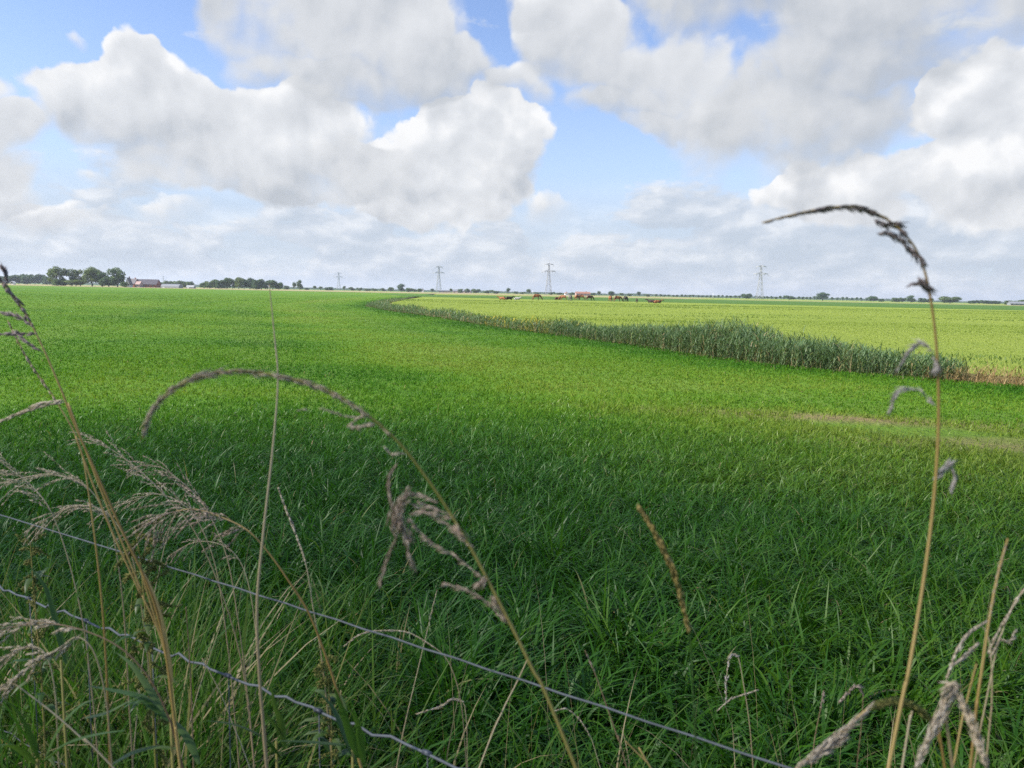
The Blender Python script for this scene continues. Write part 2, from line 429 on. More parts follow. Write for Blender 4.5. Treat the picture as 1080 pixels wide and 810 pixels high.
HALF = 1.25
def rows(side):
    """grid of one field: rows follow the ditch, columns go away from it"""
    ys = sorted(set(list(_dy) + list(np.linspace(2, 14, 13)) + list(np.arange(15, 60, 1.5)) + list(np.arange(60, 300, 12)) + [400, 900, 1500, 3000]))
    offs = np.array([HALF, 1.8, 2.6, 3.5, 4.6, 5.8, 7, 8.5, 10, 12, 14, 17, 20, 25, 32, 45, 70, 120, 250, 600, 1500, 6000])
    V = []
    for y in ys:
        x = float(ditch_x(y)); i = np.searchsorted(_dy, y); i = min(max(i, 1), len(_dy) - 1)
        sl_ = math.hypot(_dx[i] - _dx[i - 1], _dy[i] - _dy[i - 1]) / max(1e-6, abs(_dy[i] - _dy[i - 1]))
        k = min(sl_, 3.0)
        for o in offs: V.append((x - side * o * k if o < 6000 else -side * 7000 + (x if abs(x) > 900 else 0), y, 0))
    nc = len(offs); Q = []
    for r_ in range(len(ys) - 1):
        for c in range(nc - 1):
            a = r_ * nc + c; q = (a, a + 1, a + nc + 1, a + nc)
            Q.append(q if side > 0 else q[::-1])
    return np.array(V), Q
V, Q = rows(1)
dd = ditch_dist(V[:, 0], V[:, 1])
bare = np.exp(-(track_dist(V[:, 0], V[:, 1]) / .75) ** 2)
o = link('meadow', mesh_from('meadow', V, Q, mats=[M_meadow], smooth=False, attrs={'dd': dd, 'lush': lushness(V[:, 0], V[:, 1]), 'bare': bare, 'soil_shade': np.clip((9.5 - np.hypot(V[:, 0], V[:, 1])) / 3, 0, 1)}))
tag(o, kind='structure')
V, Q = rows(-1)
tag(link('pasture', mesh_from('pasture', V, Q, mats=[M_past], smooth=False)), kind='structure')
# ditch profile
ys = sorted(set(list(_dy) + list(np.linspace(8, 14, 6)) + list(np.arange(15, 60, 1.5))))
V = []; prof = [(1, 0), (.55, -.35), (.2, -.8), (-.2, -.8), (-.55, -.35), (-1, 0)]
for y in ys:
    x = float(ditch_x(y)); i = min(max(np.searchsorted(_dy, y), 1), len(_dy) - 1)
    k = min(math.hypot(_dx[i] - _dx[i - 1], _dy[i] - _dy[i - 1]) / max(1e-6, abs(_dy[i] - _dy[i - 1])), 3)
    for a, z in prof: V.append((x - HALF * a * k, y, z))
Q = [(r_ * 6 + c, r_ * 6 + c + 1, r_ * 6 + c + 7, r_ * 6 + c + 6) for r_ in range(len(ys) - 1) for c in range(5)]
tag(link('ditch', mesh_from('ditch', V, Q, mats=[M_bank])), kind='structure')

def field(name, mat, pts, z):
    n = len(pts); V = [(p.x, p.y, z) for p in pts]
    me = bpy.data.meshes.new(name); me.from_pydata(V, [], [tuple(range(n))]); me.materials.append(mat); me.update()
    if me.polygons[0].normal.z < 0: me.flip_normals()
    return tag(link(name, me), kind='structure')
field('far_grassland', M_dark, [G(430, 215), G(760, 190), G(1300, 165), G(1500, 470), G(700, 470), G(400, 330)], .02)
field('grain_field', M_straw, [G(-200, 430), G(215, 470), G(420, 480), G(720, 500), G(760, 1150), G(400, 1150), G(-200, 1150)], .03)
field('stubble_field', M_straw, [G(770, 520), G(1300, 520), G(1300, 640), G(770, 640)], .035)

# ------------------------------------------------------------------ grass of the meadow
GR = [(0, (.018, .076, .006)), (.30, (.042, .136, .009)), (.55, (.094, .194, .014)), (.86, (.172, .228, .030)), (.93, (.13, .19, .04)), (1, (.26, .21, .10))]
M_grass = leafy('meadow grass', GR, .30, .44, .30)
def scatter(n, rmin, rmax, a0, a1):
    """thinning out smoothly towards both ends of the ring"""
    a = RNG.uniform(a0, a1, n); lo, hi = math.log(rmin), math.log(rmax)
    u = np.exp(RNG.triangular(lo, lo * .42 + hi * .58, hi, n))
    return np.sin(a) * u, np.cos(a) * u
def sward(n, rmin, rmax, amax, hfun, wfun, segs, clump, keep_track=True):
    x, y = scatter(n, rmin, rmax, -amax, amax)
    # gather into tufts
    jx, jy = RNG.normal(0, .22 * clump, n) + (fnoise(x, y, 1.7) - .5) * 2.5 * clump, RNG.normal(0, .22 * clump, n) + (fnoise(y, x, 1.3) - .5) * 2.5 * clump
    gx_, gy_ = x + jx, y + jy
    ix, iy = np.floor(gx_ / clump).astype(np.int64) + 5000, np.floor(gy_ / clump).astype(np.int64) + 5000
    ci = (ix * 73856093) ^ (iy * 19349663); ci = ((ci ^ (ci >> 13)) * 1274126177) & 0x7fffffff; ci = ci ^ (ci >> 16)
    rs = np.random.default_rng(5); tb = rs.random((4096, 4)); cc = tb[ci % 4096]
    cx = (np.floor(gx_ / clump) + cc[:, 0]) * clump - jx; cy = (np.floor(gy_ / clump) + cc[:, 1]) * clump - jy
    pull = RNG.uniform(.1, .75, n)
    x2 = x + (cx - x) * pull; y2 = y + (cy - y) * pull
    dd = ditch_dist(x2, y2); ok = (dd > HALF * .7)
    td = track_dist(x2, y2); ok &= ~((td < .25 + .5 * fnoise(x2, y2, .8)) & (RNG.random(n) < .90)) if keep_track else ok
    az_out = np.arctan2(y - cy, x - cx)
    az = az_out + RNG.normal(0, .9, n)
    mixw = RNG.random(n) < .22
    az = np.where(mixw, RNG.normal(.35, .9, n), az)
    lush = lushness(x2, y2)
    hn = hfun(x2, y2) * (.50 + .5 * fnoise(x2, y2, .8) + .5 * fnoise(x2 * .5, y2, 2.4)) * (.70 + .6 * cc[:, 2])
    L = hn * RNG.uniform(.6, 1.25, n)
    phi0 = np.abs(RNG.normal(.25, .25, n)); curl = np.abs(RNG.normal(1.9, .75, n)) * (.65 + .7 * cc[:, 3])
    rnd = np.clip(.84 - .70 * lush + RNG.normal(0, .09, n) + (cc[:, 2] - .5) * .12, 0, .9)
    rnd = np.where(RNG.random(n) < .010, RNG.uniform(.93, 1, n), rnd)
    tw = RNG.uniform(0, 6.28, n)
    k = ok
    return blades(np.stack([x2, y2, np.full(n, -.005)], 1)[k], L[k], wfun(n, np.hypot(x2, y2))[k], az[k], phi0[k], curl[k], rnd[k], segs, tw[k])
def h_mead(x, y):
    d = np.hypot(x, y)
    return np.interp(d, [2, 4.0, 6, 9, 13, 25, 80], [.36, .33, .24, .14, .085, .06, .055]) * (.85 + .5 * np.exp(-((ditch_dist(x, y) - 1.8) / 1.2) ** 2))
DENS = 1.0
M_mown = leafy('mown grass', GR, .38, .65, .10)
g = merge([
    sward(int(36000 * DENS), 1.2, 5.8, .86, lambda x, y: h_mead(x, y) * .9, lambda n, d: RNG.uniform(.008, .017, n), 7, .20),
    sward(int(95000 * DENS), 3.2, 12.5, .82, h_mead, lambda n, d: RNG.uniform(.006, .0125, n), 5, .15),
])
tag(link('margin_grass', mesh_from('margin_grass', g[0], g[1], g[2], [M_grass], g[3])), 'lush long arching grass of the unmown margin near the fence', 'grass', kind='stuff')
g = merge([
    sward(int(160000 * DENS), 7, 30, .78, h_mead, lambda n, d: RNG.uniform(.006, .010, n) * (.5 + d / 12), 3, .17),
    sward(int(190000 * DENS), 14, 75, .76, h_mead, lambda n, d: RNG.uniform(.010, .017, n) * (.4 + d / 22), 2, .32),
    sward(int(150000 * DENS), 35, 240, .74, h_mead, lambda n, d: RNG.uniform(.03, .05, n) * (.4 + d / 55), 2, .8),
])
tag(link('meadow_grass', mesh_from('meadow_grass', g[0], g[1], g[2], [M_mown], g[3])), 'short green mown grass of the meadow', 'grass', kind='stuff')

# pasture beyond the ditch: short yellow-green tufts
M_pgrass = leafy('pasture grass', [(0, (.06, .115, .018)), (.3, (.150, .218, .024)), (.7, (.215, .280, .036)), (1, (.26, .285, .06))], .35, .5, .3)
n = 150000
x = np.concatenate([RNG.uniform(-15, 40, n // 2), RNG.uniform(-25, 110, n // 2)]); y = np.concatenate([RNG.uniform(10, 55, n // 2), RNG.uniform(45, 150, n // 2)])
dd = -ditch_dist(x, y); k = (dd > HALF * .8) & (np.abs(np.arctan2(x, y)) < .8); x, y = x[k], y[k]; n = len(x)
d = np.hypot(x, y)
tall = np.clip((fnoise(x * .35, y, 5.) - .56) * 7, 0, 1)
gp = blades(np.stack([x, y, np.zeros(n)], 1), (.035 + .08 * tall) * RNG.uniform(.6, 1.3, n), np.interp(d, [10, 50, 150], [.015, .05, .14]) * RNG.uniform(.7, 1.3, n),
            RNG.uniform(0, 6.28, n), np.abs(RNG.normal(.3, .25, n)), RNG.uniform(.3, 1.4, n), np.clip(.62 - .50 * tall + RNG.normal(0, .07, n) + (fnoise(x * .5, y, 20.) - .5) * .5, 0, 1), 2, RNG.uniform(0, 6.28, n))
tag(link('pasture_grass', mesh_from('pasture_grass', gp[0], gp[1], gp[2], [M_pgrass], gp[3])), 'short yellow-green grazed grass of the pasture beyond the ditch', 'grass', kind='stuff')

# ------------------------------------------------------------------ reeds in the ditch
M_reed = leafy('reed leaves', [(0, (.048, .095, .036)), (.4, (.088, .150, .060)), (.75, (.140, .205, .082)), (.85, (.18, .22, .07)), (.92, (.25, .19, .09)), (1, (.36, .28, .15))], .3, .5, .35)
def reed_bed(y0, y1, per_m, hgt, hvar, leafw, nleaf, dry, wid=1.0, phase=0.0):
    yy = np.linspace(y0, y1, 400); xx = ditch_x(yy); s = np.concatenate([[0], np.cumsum(np.hypot(np.diff(xx), np.diff(yy)))])
    n = int(per_m * s[-1]); u = RNG.uniform(0, s[-1], n); y = np.interp(u, s, yy); x = np.interp(u, s, xx)
    off = RNG.uniform(-1, 1, n) * wid
    dx = np.gradient(xx, s); dyv = np.gradient(yy, s); tx = np.interp(u, s, dx); ty = np.interp(u, s, dyv)
    x = x + ty * off; y = y - tx * off
    z = -.8 + np.clip((np.abs(off) / HALF - .2) / .8, 0, 1) * .75
    h = np.interp(y, [8, 15, 16.5, 18.5, 20.5, 23.7, 26, 28, 33, 37, 46, 55, 75, 150], [1, .82, .92, .80, 1.08, 1.0, .82, .62, .75, .60, .80, .80, .62, .60]) * (hgt + hvar * (fnoise(x, y, 2.6) - .5) * 3.4 + .10 * (fnoise(x, y, .5) - .5)) * RNG.uniform(.78, 1.12, n) - z
    az = RNG.uniform(0, 6.28, n); lean = np.abs(RNG.normal(.06, .06, n))
    rb = np.clip(.42 + RNG.normal(0, .2, n), 0, .84)
    isdry = RNG.random(n) < dry
    rb = np.where(isdry, RNG.uniform(.88, 1, n), rb)
    parts = [blades(np.stack([x, y, z], 1), h, np.full(n, leafw * .55), az, lean, lean * 1.5, np.where(RNG.random(n) < .4, RNG.uniform(.86, 1, n), rb), 2, RNG.uniform(0, 6.28, n))]
    for k in range(nleaf):
        f = (.30 + .68 * (k + RNG.uniform(0, 1, n)) / nleaf)
        la = az + k * 2.4 + RNG.normal(0, .5, n)
        hx = h * f * np.sin(lean)
        parts.append(blades(np.stack([x + hx * np.cos(az), y + hx * np.sin(az), z + h * f * np.cos(lean)], 1), np.clip(h, .4, 1.6) * RNG.uniform(.22, .4, n), leafw * RNG.uniform(.7, 1.2, n),
                            la, RNG.uniform(.35, .8, n), RNG.uniform(.4, 1.6, n), np.clip(rb + RNG.normal(0, .07, n), 0, 1), 3, la + 1.57))
    # old dry litter at the foot
    m = n
    parts.append(blades(np.stack([x + RNG.normal(0, .15, n), y + RNG.normal(0, .15, n), np.maximum(z, -.15)], 1), RNG.uniform(.12, .42, n), np.full(n, leafw * .6), RNG.uniform(0, 6.28, n), RNG.uniform(0, .7, n),
                        RNG.uniform(0, 1, n), RNG.uniform(.86, 1, n), 2, RNG.uniform(0, 6.28, n)))
    return merge(parts)
g = merge([reed_bed(15.9, 30.5, 260, .53, .22, .020, 8, .03),
           reed_bed(29.5, 44, 100, .36, .22, .024, 6, .08),
           reed_bed(40, 78, 48, .42, .22, .034, 6, .05, 1.1),
           reed_bed(78, 150, 12, .36, .25, .06, 4, .08, 1.1)])
tag(link('reeds', mesh_from('reeds', g[0], g[1], g[2], [M_reed], g[3])), 'grey-green bed of common reed filling the ditch', 'reeds', kind='stuff')
M_sedge = leafy('rusty sedge', [(0, (.10, .10, .035)), (.4, (.20, .13, .05)), (.75, (.28, .18, .08)), (1, (.36, .27, .13))], .3, .6, .25)
g = reed_bed(8.0, 16.2, 170, .34, .15, .014, 5, .25, 1.15)
tag(link('sedge', mesh_from('sedge', g[0], g[1], g[2], [M_sedge], g[3])), 'low rusty brown sedge and dock where the reeds end', 'sedge', kind='stuff')
M_rag = leafy('ditch flowers', [(0, (.05, .10, .02)), (.6, (.09, .15, .03)), (.7, (.45, .36, .04)), (1, (.55, .46, .06))], .3, .6, .25)
g = reed_bed(29.5, 40, 40, .42, .22, .035, 5, .0, .8)
rr = np.where(RNG.random(len(g[3]) // 1) < .0, g[3], np.where(g[3] > .55, .9, g[3] * .8))
tag(link('yellow_weeds', mesh_from('yellow_weeds', g[0], g[1], g[2], [M_rag], rr)), 'yellow-flowering weeds among the low middle of the reed bed', 'weeds', kind='stuff')

# ------------------------------------------------------------------ cloud added out of view, high at left, to shade the near grass
def shade_cloud_mesh():
    bm = bmesh.new(); bmesh.ops.create_icosphere(bm, subdivisions=6, radius=1)
    rs = random.Random(3); lob = [(Vector((rs.gauss(0, 1), rs.gauss(0, 1), rs.gauss(0, .7))).normalized(), rs.uniform(.08, .3), rs.uniform(.35, .7)) for _ in range(60)]
    for v in bm.verts:
        n = v.co.normalized(); b = 0
        for d, hgt, wd in lob:
            q = (n - d).length / wd
            if q < 1: b = max(b, hgt * (1 - q * q) ** .5)
        k = .8 + b
        v.co = Vector((n.x * k * 78, n.y * k * 62, n.z * k * (34 if n.z > 0 else 12)))
    for f in bm.faces: f.smooth = True
    me = bpy.data.meshes.new('shade_cloud'); bm.to_mesh(me); bm.free(); mt, t, out = new_mat('thin cloud')
    df = t.new('ShaderNodeBsdfDiffuse'); df.inputs[0].default_value = (.86, .87, .89, 1)
    tp = t.new('ShaderNodeBsdfTransparent'); mx = t.new('ShaderNodeMixShader'); mx.inputs[0].default_value = .38      # thin: each of its two faces lets half the light by
    t.l.new(tp.outputs[0], mx.inputs[1]); t.l.new(df.outputs[0], mx.inputs[2]); t.l.new(mx.outputs[0], out.inputs[0])
    me.materials.append(mt)
    return me
CLOUD_T = 780
CLOUD_EDGE = Vector((0, -57.5, 0))       # where the middle of its shade falls
o = link('shade_cloud', shade_cloud_mesh()); o.location = CLOUD_EDGE + sdir * CLOUD_T; tag(o, kind='structure')

# ------------------------------------------------------------------ haze
def haze():
    mt = bpy.data.materials.new('haze air'); mt.use_nodes = True; t = NT(mt.node_tree); t.n.clear()
    out = t.new('ShaderNodeOutputMaterial'); v = t.new('ShaderNodeVolumePrincipled')
    v.inputs['Color'].default_value = (.80, .88, 1, 1); v.inputs['Density'].default_value = HAZE; v.inputs['Anisotropy'].default_value = .2
    t.l.new(v.outputs[0], out.inputs['Volume'])
    b = MB(); b.box((-14000, -3200, -2), (14000, 6200, 62))
    tag(b.build('haze', mt, smooth=False), 'thin pale haze over the far fields', 'haze', kind='stuff')
HAZE = .00013
haze()

# ------------------------------------------------------------------ trees
FOL = {'olive': [(0, (.065, .105, .028)), (.5, (.120, .170, .045)), (1, (.18, .225, .075))],
       'dark': [(0, (.034, .070, .028)), (.5, (.058, .110, .042)), (1, (.095, .150, .058))],
       'mid': [(0, (.048, .088, .028)), (.5, (.085, .140, .044)), (1, (.13, .19, .064))],
       'pale': [(0, (.07, .105, .035)), (.5, (.10, .145, .05)), (1, (.14, .19, .075))]}
MFOL = {k: leafy('foliage ' + k, v, .25, .6, .2) for k, v in FOL.items()}
M_bark = plain('bark', (.09, .07, .05), (.05, .04, .03), 6, .9, .1, 0, .4)
def crown_mesh(name, lobes, n, size, seed, mat):
    rg = np.random.default_rng(seed); lobes = np.array(lobes, float); w = lobes[:, 3] * lobes[:, 5]; w /= w.sum()
    li = rg.choice(len(lobes), n, p=w); d = rg.normal(size=(n, 3)); d /= np.linalg.norm(d, axis=1)[:, None]
    r = rg.uniform(.35, 1, n) ** .5 * (1 + .12 * rg.normal(size=n))
    c = lobes[li, :3] + d * lobes[li, 3:6] * r[:, None]
    nn = d + rg.normal(0, .55, (n, 3)); nn /= np.linalg.norm(nn, axis=1)[:, None]
    a = np.cross(nn, rg.normal(size=(n, 3))); a /= np.linalg.norm(a, axis=1)[:, None]; b = np.cross(nn, a)
    s = (size * rg.uniform(.55, 1.4, n))[:, None]
    V = np.stack([c - a * s, c - b * s * .6, c + a * s, c + b * s * .6], 1) + rg.normal(0, size * .15, (n, 4, 3))
    V[:, :, 2] = np.maximum(V[:, :, 2], .15)
    rnd = np.clip(.5 + rg.normal(0, .16, n) + (rg.random(len(lobes))[li] - .5) * .5, 0, 1)
    Q = np.arange(n * 4).reshape(-1, 4)
    return mesh_from(name, V.reshape(-1, 3), Q, None, [mat], np.repeat(rnd, 4), False)
def trunk_mesh(name, h, r, lobes, seed):
    rs = random.Random(seed); b = MB()
    pts = [(rs.gauss(0, .12) * k, rs.gauss(0, .12) * k, h * k / 4) for k in range(5)]
    b.tube(pts, [r * (1.25 - .16 * k) for k in range(5)], 8)
    for l in lobes:
        s0 = Vector(pts[rs.randint(2, 4)]); e = Vector(l[:3])
        mid = s0.lerp(e, .5) + Vector((rs.gauss(0, .3), rs.gauss(0, .3), rs.uniform(0, .4)))
        b.tube([s0, mid, e], [r * .5, r * .33, r * .12], 5)
    return b.mesh(name, M_bark)
PROTO = {}
def make_proto(kind, seed):
    rs = random.Random(seed)
    if kind == 'broad':     # 12 m tall and 10 m wide
        lob = [(rs.uniform(-2.6, 2.6), rs.uniform(-2.6, 2.6), rs.uniform(2.0, 9.2), rs.uniform(1.7, 2.7), rs.uniform(1.7, 2.7), rs.uniform(1.4, 2.2)) for _ in range(16)] + [(0, 0, 9.6, 2.4, 2.4, 2.0)]
        n, s, th, tr = 4200, .36, 5, .33
    elif kind == 'airy':
        lob = [(rs.uniform(-3, 3), rs.uniform(-3, 3), rs.uniform(2, 10), rs.uniform(1.1, 2.0), rs.uniform(1.1, 2.0), rs.uniform(1, 1.7)) for _ in range(19)] + [(0, 0, 10, 1.8, 1.8, 1.6)]
        n, s, th, tr = 3200, .32, 7, .22
    elif kind == 'round':   # lollipop
        lob = [(rs.uniform(-1.6, 1.6), rs.uniform(-1.6, 1.6), rs.uniform(4.5, 9), rs.uniform(1.8, 3), rs.uniform(1.8, 3), rs.uniform(1.8, 2.8)) for _ in range(7)]
        n, s, th, tr = 1100, .42, 4, .25
    elif kind == 'bush':    # down to the ground
        lob = [(rs.uniform(-3.4, 3.4), rs.uniform(-2.5, 2.5), rs.uniform(2, 8.6), rs.uniform(2, 3.2), rs.uniform(2, 3), rs.uniform(1.6, 2.9)) for _ in range(10)]
        n, s, th, tr = 2200, .48, 3, .25
    return dict(lob=lob, n=n, s=s, th=th, tr=tr, trunk=trunk_mesh('trunk', th, tr, lob, seed), seed=seed, crowns={})
def tree(kind, var, fol, px, d, ytop, wpx, label, group=None, ybase=None, name=None):
    key = (kind, var)
    if key not in PROTO: PROTO[key] = make_proto(kind, 100 + var * 7 + len(kind))
    pr = PROTO[key]
    if fol not in pr['crowns']: pr['crowns'][fol] = crown_mesh('crown', pr['lob'], pr['n'], pr['s'], pr['seed'], MFOL[fol])
    g = G(px, d); v = ray(px, HY(px)); k = FPX * (v.length * 0 + 1)
    depth = (g - CAM).dot(fw)
    hgt = (HY(px) - ytop) / FPX * depth + EYE; wid = wpx / FPX * depth
    o = empty(name or ('bush' if kind == 'bush' else 'tree'), g, label, 'bush' if kind == 'bush' else 'tree', group, random.uniform(0, 6.28))
    if d > 800: hgt += .8 * depth / FPX
    o.scale = (wid / 9.6, wid / 9.6, hgt / 11.9)
    link('crown', pr['crowns'][fol], o); link('trunk', pr['trunk'], o)
    return o
FARM = 'trees around the farm at the left'
tree('airy', 0, 'olive', 60, 560, 280.5, 21, 'tall olive tree at the left end of the farm clump', FARM)
tree('bush', 0, 'mid', 62, 556, 293, 14, 'low bush under the tall olive tree at the farm', FARM)
tree('airy', 1, 'pale', 76, 565, 283, 14, 'thin pale tree second from the left in the farm clump', FARM)
tree('airy', 2, 'olive', 85, 570, 284, 13, 'open-crowned olive tree in the middle of the farm clump', FARM)
tree('bush', 1, 'olive', 80, 558, 294, 17, 'low hedge bush below the two thin trees at the farm', FARM)
tree('broad', 0, 'olive', 97, 560, 281.3, 19, 'tall full olive tree right of the thin pair in the farm clump', FARM)
tree('broad', 1, 'dark', 108, 562, 286.5, 17, 'dark rounded tree right of the tall full olive tree', FARM)
tree('bush', 2, 'dark', 115, 556, 289, 16, 'dark low dense tree between the rounded tree and the last farm tree', FARM)
tree('broad', 2, 'mid', 124, 558, 281.8, 19, 'tall tree with an open trunk at the right end of the farm clump', FARM)
tree('bush', 0, 'mid', 131.5, 552, 296.5, 7, 'small shrub in front of the white-gabled farmhouse', FARM)
for i, (px, yt, w) in enumerate([(3, 290.5, 12), (11, 290, 13), (20, 288.6, 14), (29, 289, 12), (37, 288.6, 12), (45, 289.3, 12), (52, 290, 11)]):
    tree('bush', i % 3, 'dark', px, 900 + 12 * (i % 3), yt, w, 'dark tree in the distant row left of the farm clump', 'distant trees left of the farm')
for i, (px, yt, w) in enumerate([(170, 297.5, 8), (178, 296.3, 10), (186, 296, 10), (194, 296.2, 9), (200, 297, 8)]):
    tree('bush', i % 3, 'mid', px, 860 + 10 * (i % 2), yt, w, 'rounded tree in the low row behind the farm sheds', 'trees behind the farm sheds')
gx = list(np.linspace(215, 294, 14)); top = np.interp(gx, [212, 218, 228, 238, 250, 265, 278, 288, 297], [299, 296.2, 294.4, 292.6, 292.3, 292.8, 294, 295.2, 297.5])
for i, (px, yt) in enumerate(zip(gx, top)):
    tree('bush' if i % 2 else 'broad', i % 3, ('mid', 'olive', 'dark')[(i * 5 // 3) % 3] if i < 8 else 'dark', px, 690 + 14 * (i % 3), yt + random.uniform(-.3, .5), 10.5, 'tree in the dense dome-shaped grove right of the farm', 'trees of the dome-shaped grove')
tree('bush', 1, 'mid', 219, 680, 299.5, 9, 'low light bush at the left foot of the dome-shaped grove')
AFAR = [  # kind, foliage, x, top, width, label
    ('bush', 'mid', 301.5, 301.3, 6, 'small bush just right of the dome-shaped grove'),
    ('round', 'mid', 310, 297.8, 6.5, 'slim tree standing left of the taller one right of the grove'),
    ('broad', 'mid', 316.3, 296, 8, 'taller lone tree between the grove and the smallest pylon'),
    ('bush', 'mid', 323, 304, 5, 'tiny bush between the lone tree and the smallest pylon'),
    ('round', 'mid', 331.5, 302, 6, 'left of two small trees left of the smallest pylon'),
    ('round', 'mid', 338, 302.6, 6.5, 'right of two small trees left of the smallest pylon'),
    ('bush', 'dark', 348, 303, 9, 'wide low bush left of the smallest pylon foot'),
    ('round', 'mid', 363, 302, 5, 'small tree right beside the smallest pylon'),
    ('broad', 'dark', 423, 300, 9, 'biggest tree between the smallest and the second pylon'),
    ('bush', 'mid', 431, 303.8, 7, 'low bush right of the biggest tree left of the second pylon'),
    ('bush', 'mid', 443, 304.8, 6, 'bush beside the small white house'),
    ('round', 'dark', 456.5, 304.8, 6, 'small dark tree left of the second pylon foot'),
    ('round', 'mid', 476, 305.2, 5, 'small tree between the two long far barns'),
    ('bush', 'mid', 502, 305.2, 9, 'broad bush at the right end of the pale far barn'),
    ('bush', 'mid', 515, 306.4, 9, 'low bush right of the broad bush beside the pale barn'),
    ('round', 'dark', 536, 304.4, 6.5, 'taller of the trees between the pale barn and the third pylon'),
    ('round', 'mid', 558, 305.3, 8, 'round tree left of the third pylon'),
    ('bush', 'dark', 582, 308.6, 6, 'low dark bush at the foot of the third pylon'),
    ('round', 'mid', 632, 307.8, 6, 'round tree right of the red-roofed house'),
    ('broad', 'dark', 644.5, 308, 9, 'broad dark tree above the middle of the herd'),
    ('round', 'mid', 656, 309.5, 7, 'smaller tree right of the broad dark tree above the herd'),
    ('round', 'dark', 674, 308.3, 6.5, 'dark round tree standing alone left of the regular avenue'),
    ('bush', 'dark', 787, 310, 11, 'dark bush left of the nearest pylon foot'),
    ('bush', 'dark', 833, 312.2, 10, 'dark low bush right of the nearest pylon'),
    ('broad', 'dark', 867.5, 309.2, 14, 'largest tree on the horizon at the right'),
    ('bush', 'dark', 921, 312.6, 10, 'dark rounded bush right of the largest horizon tree'),
    ('broad', 'mid', 961, 312.3, 11, 'tree behind the stem of the tall arching reed'),
    ('bush', 'mid', 944, 314, 9, 'low bush left of the tree behind the arching reed'),
    ('bush', 'pale', 1002, 312.8, 20, 'pale green boxy tree right of the arching reed stem'),
]
for i, (k, f, px, yt, w, lab) in enumerate(AFAR):
    tree(k, i % 3, f, px, 820 if px > 985 else 960 + 17 * (i % 5), yt, w, lab)
# the avenue: evenly spaced small round trees
ax = [x for x in np.arange(692, 784, 4.4)] + [x for x in np.arange(797, 829, 4.3)] + [x for x in np.arange(842, 860, 4.3)] + [x for x in np.arange(878, 914, 5.1)]
for i, px in enumerate(ax):
    tree('round', i % 3, 'dark', px + random.uniform(-.5, .5), 1080, 311.2 + (px - 692) * .0135 + random.uniform(-.35, .5), 4.3, 'small round tree in the evenly spaced avenue on the horizon', 'avenue trees on the horizon')
for px, yt, w in [(522, 307.3, 7), (544, 308, 6), (551, 308.4, 6), (566, 308.8, 6), (589, 309.3, 7), (597, 309.8, 6), (604, 309, 6), (625, 309.5, 6), (664, 310, 6), (683, 311, 6), (371, 303.4, 7), (379, 304, 6), (387, 304.6, 7), (395, 304.8, 7), (404, 304.5, 7), (412, 303.4, 7), (437, 305, 6), (486, 304.8, 6), (493, 304.8, 6)]:
    tree('bush', int(px) % 3, 'mid', px, 1090, yt, w, 'small far tree on the hazy horizon between pylons', 'small far trees on the horizon')
for px, yt, w in [(1026, 317.2, 8), (1033, 317, 8), (1041, 317, 9), (1050, 317.4, 8), (930, 315.3, 7), (952, 314.3, 7), (972, 314.2, 8), (980, 315, 7)]:
    tree('bush', int(px) % 3, 'dark', px, 1000, yt, w, 'low dark bush on the horizon near the right edge', 'low bushes on the right horizon')
tree('bush', 0, 'mid', 1066, 700, 316.2, 13, 'left half of the rounded hedge at the right edge of the horizon')
tree('bush', 1, 'mid', 1079, 700, 315.6, 15, 'right half of the rounded hedge at the right edge of the horizon')

# the far wood that closes the view: one mass
def far_wood():
    rg = np.random.default_rng(9); n = 60000
    px = rg.uniform(-350, 1450, n); g = np.array([G(float(a), 2100.0)[:] for a in px[:400]])
    x = np.interp(px, np.sort(px[:400]), np.sort(g[:, 0])); y = 2100 + rg.normal(0, 25, n)
    hm = np.interp(px, [-350, 0, 300, 420, 640, 700, 900, 1080, 1450], [8, 7, 5, 5, 5.5, 5.5, 5.5, 5, 5]) * (.25 + 1.2 * fnoise(x, np.zeros(n), 45.))
    z = rg.uniform(0, 1, n) ** .8 * hm
    c = np.stack([x, y, z], 1); d = rg.normal(size=(n, 3)); d[:, 1] -= .8; d /= np.linalg.norm(d, axis=1)[:, None]
    a = np.cross(d, rg.normal(size=(n, 3))); a /= np.linalg.norm(a, axis=1)[:, None]; b = np.cross(d, a); s = rg.uniform(.8, 1.9, n)[:, None]
    V = np.stack([c - a * s, c - b * s * .7, c + a * s, c + b * s * .7], 1)
    V[:, :, 2] = np.maximum(V[:, :, 2], 0)
    me = mesh_from('far_wood', V.reshape(-1, 3), np.arange(n * 4).reshape(-1, 4), None, [MFOL['dark']], np.repeat(rg.random(n), 4), False)
    tag(link('far_wood', me), 'low far-off belt of woodland closing the horizon', 'woodland', kind='stuff')
far_wood()

# ------------------------------------------------------------------ farm buildings
M_brick = plain('red brick', (.30, .12, .08), (.24, .09, .06), 1.2, .85, .2)
M_white = plain('white render', (.78, .77, .73), (.70, .69, .65), .6, .7, .2)
M_pale = plain('pale sheet', (.36, .37, .38), (.30, .31, .32), .8, .6, .3)
M_slate = plain('dark roof tile', (.075, .065, .075), (.055, .05, .06), 1.5, .6, .4)
M_redtile = plain('orange roof tile', (.30, .145, .095), (.25, .12, .08), 1.5, .75, .2)
M_greyroof = plain('grey sheet roof', (.21, .22, .235), (.17, .18, .19), .8, .5, .4)
M_pink = plain('faded brick', (.42, .30, .27), (.36, .25, .22), 1.0, .85, .2)
M_glass = plain('window glass', (.03, .04, .05), None, 2, .1, .6)
M_frame = plain('white frame', (.75, .75, .73), None, 2, .5, .3)
M_wood = plain('dark door', (.06, .05, .045), None, 2, .6, .3)
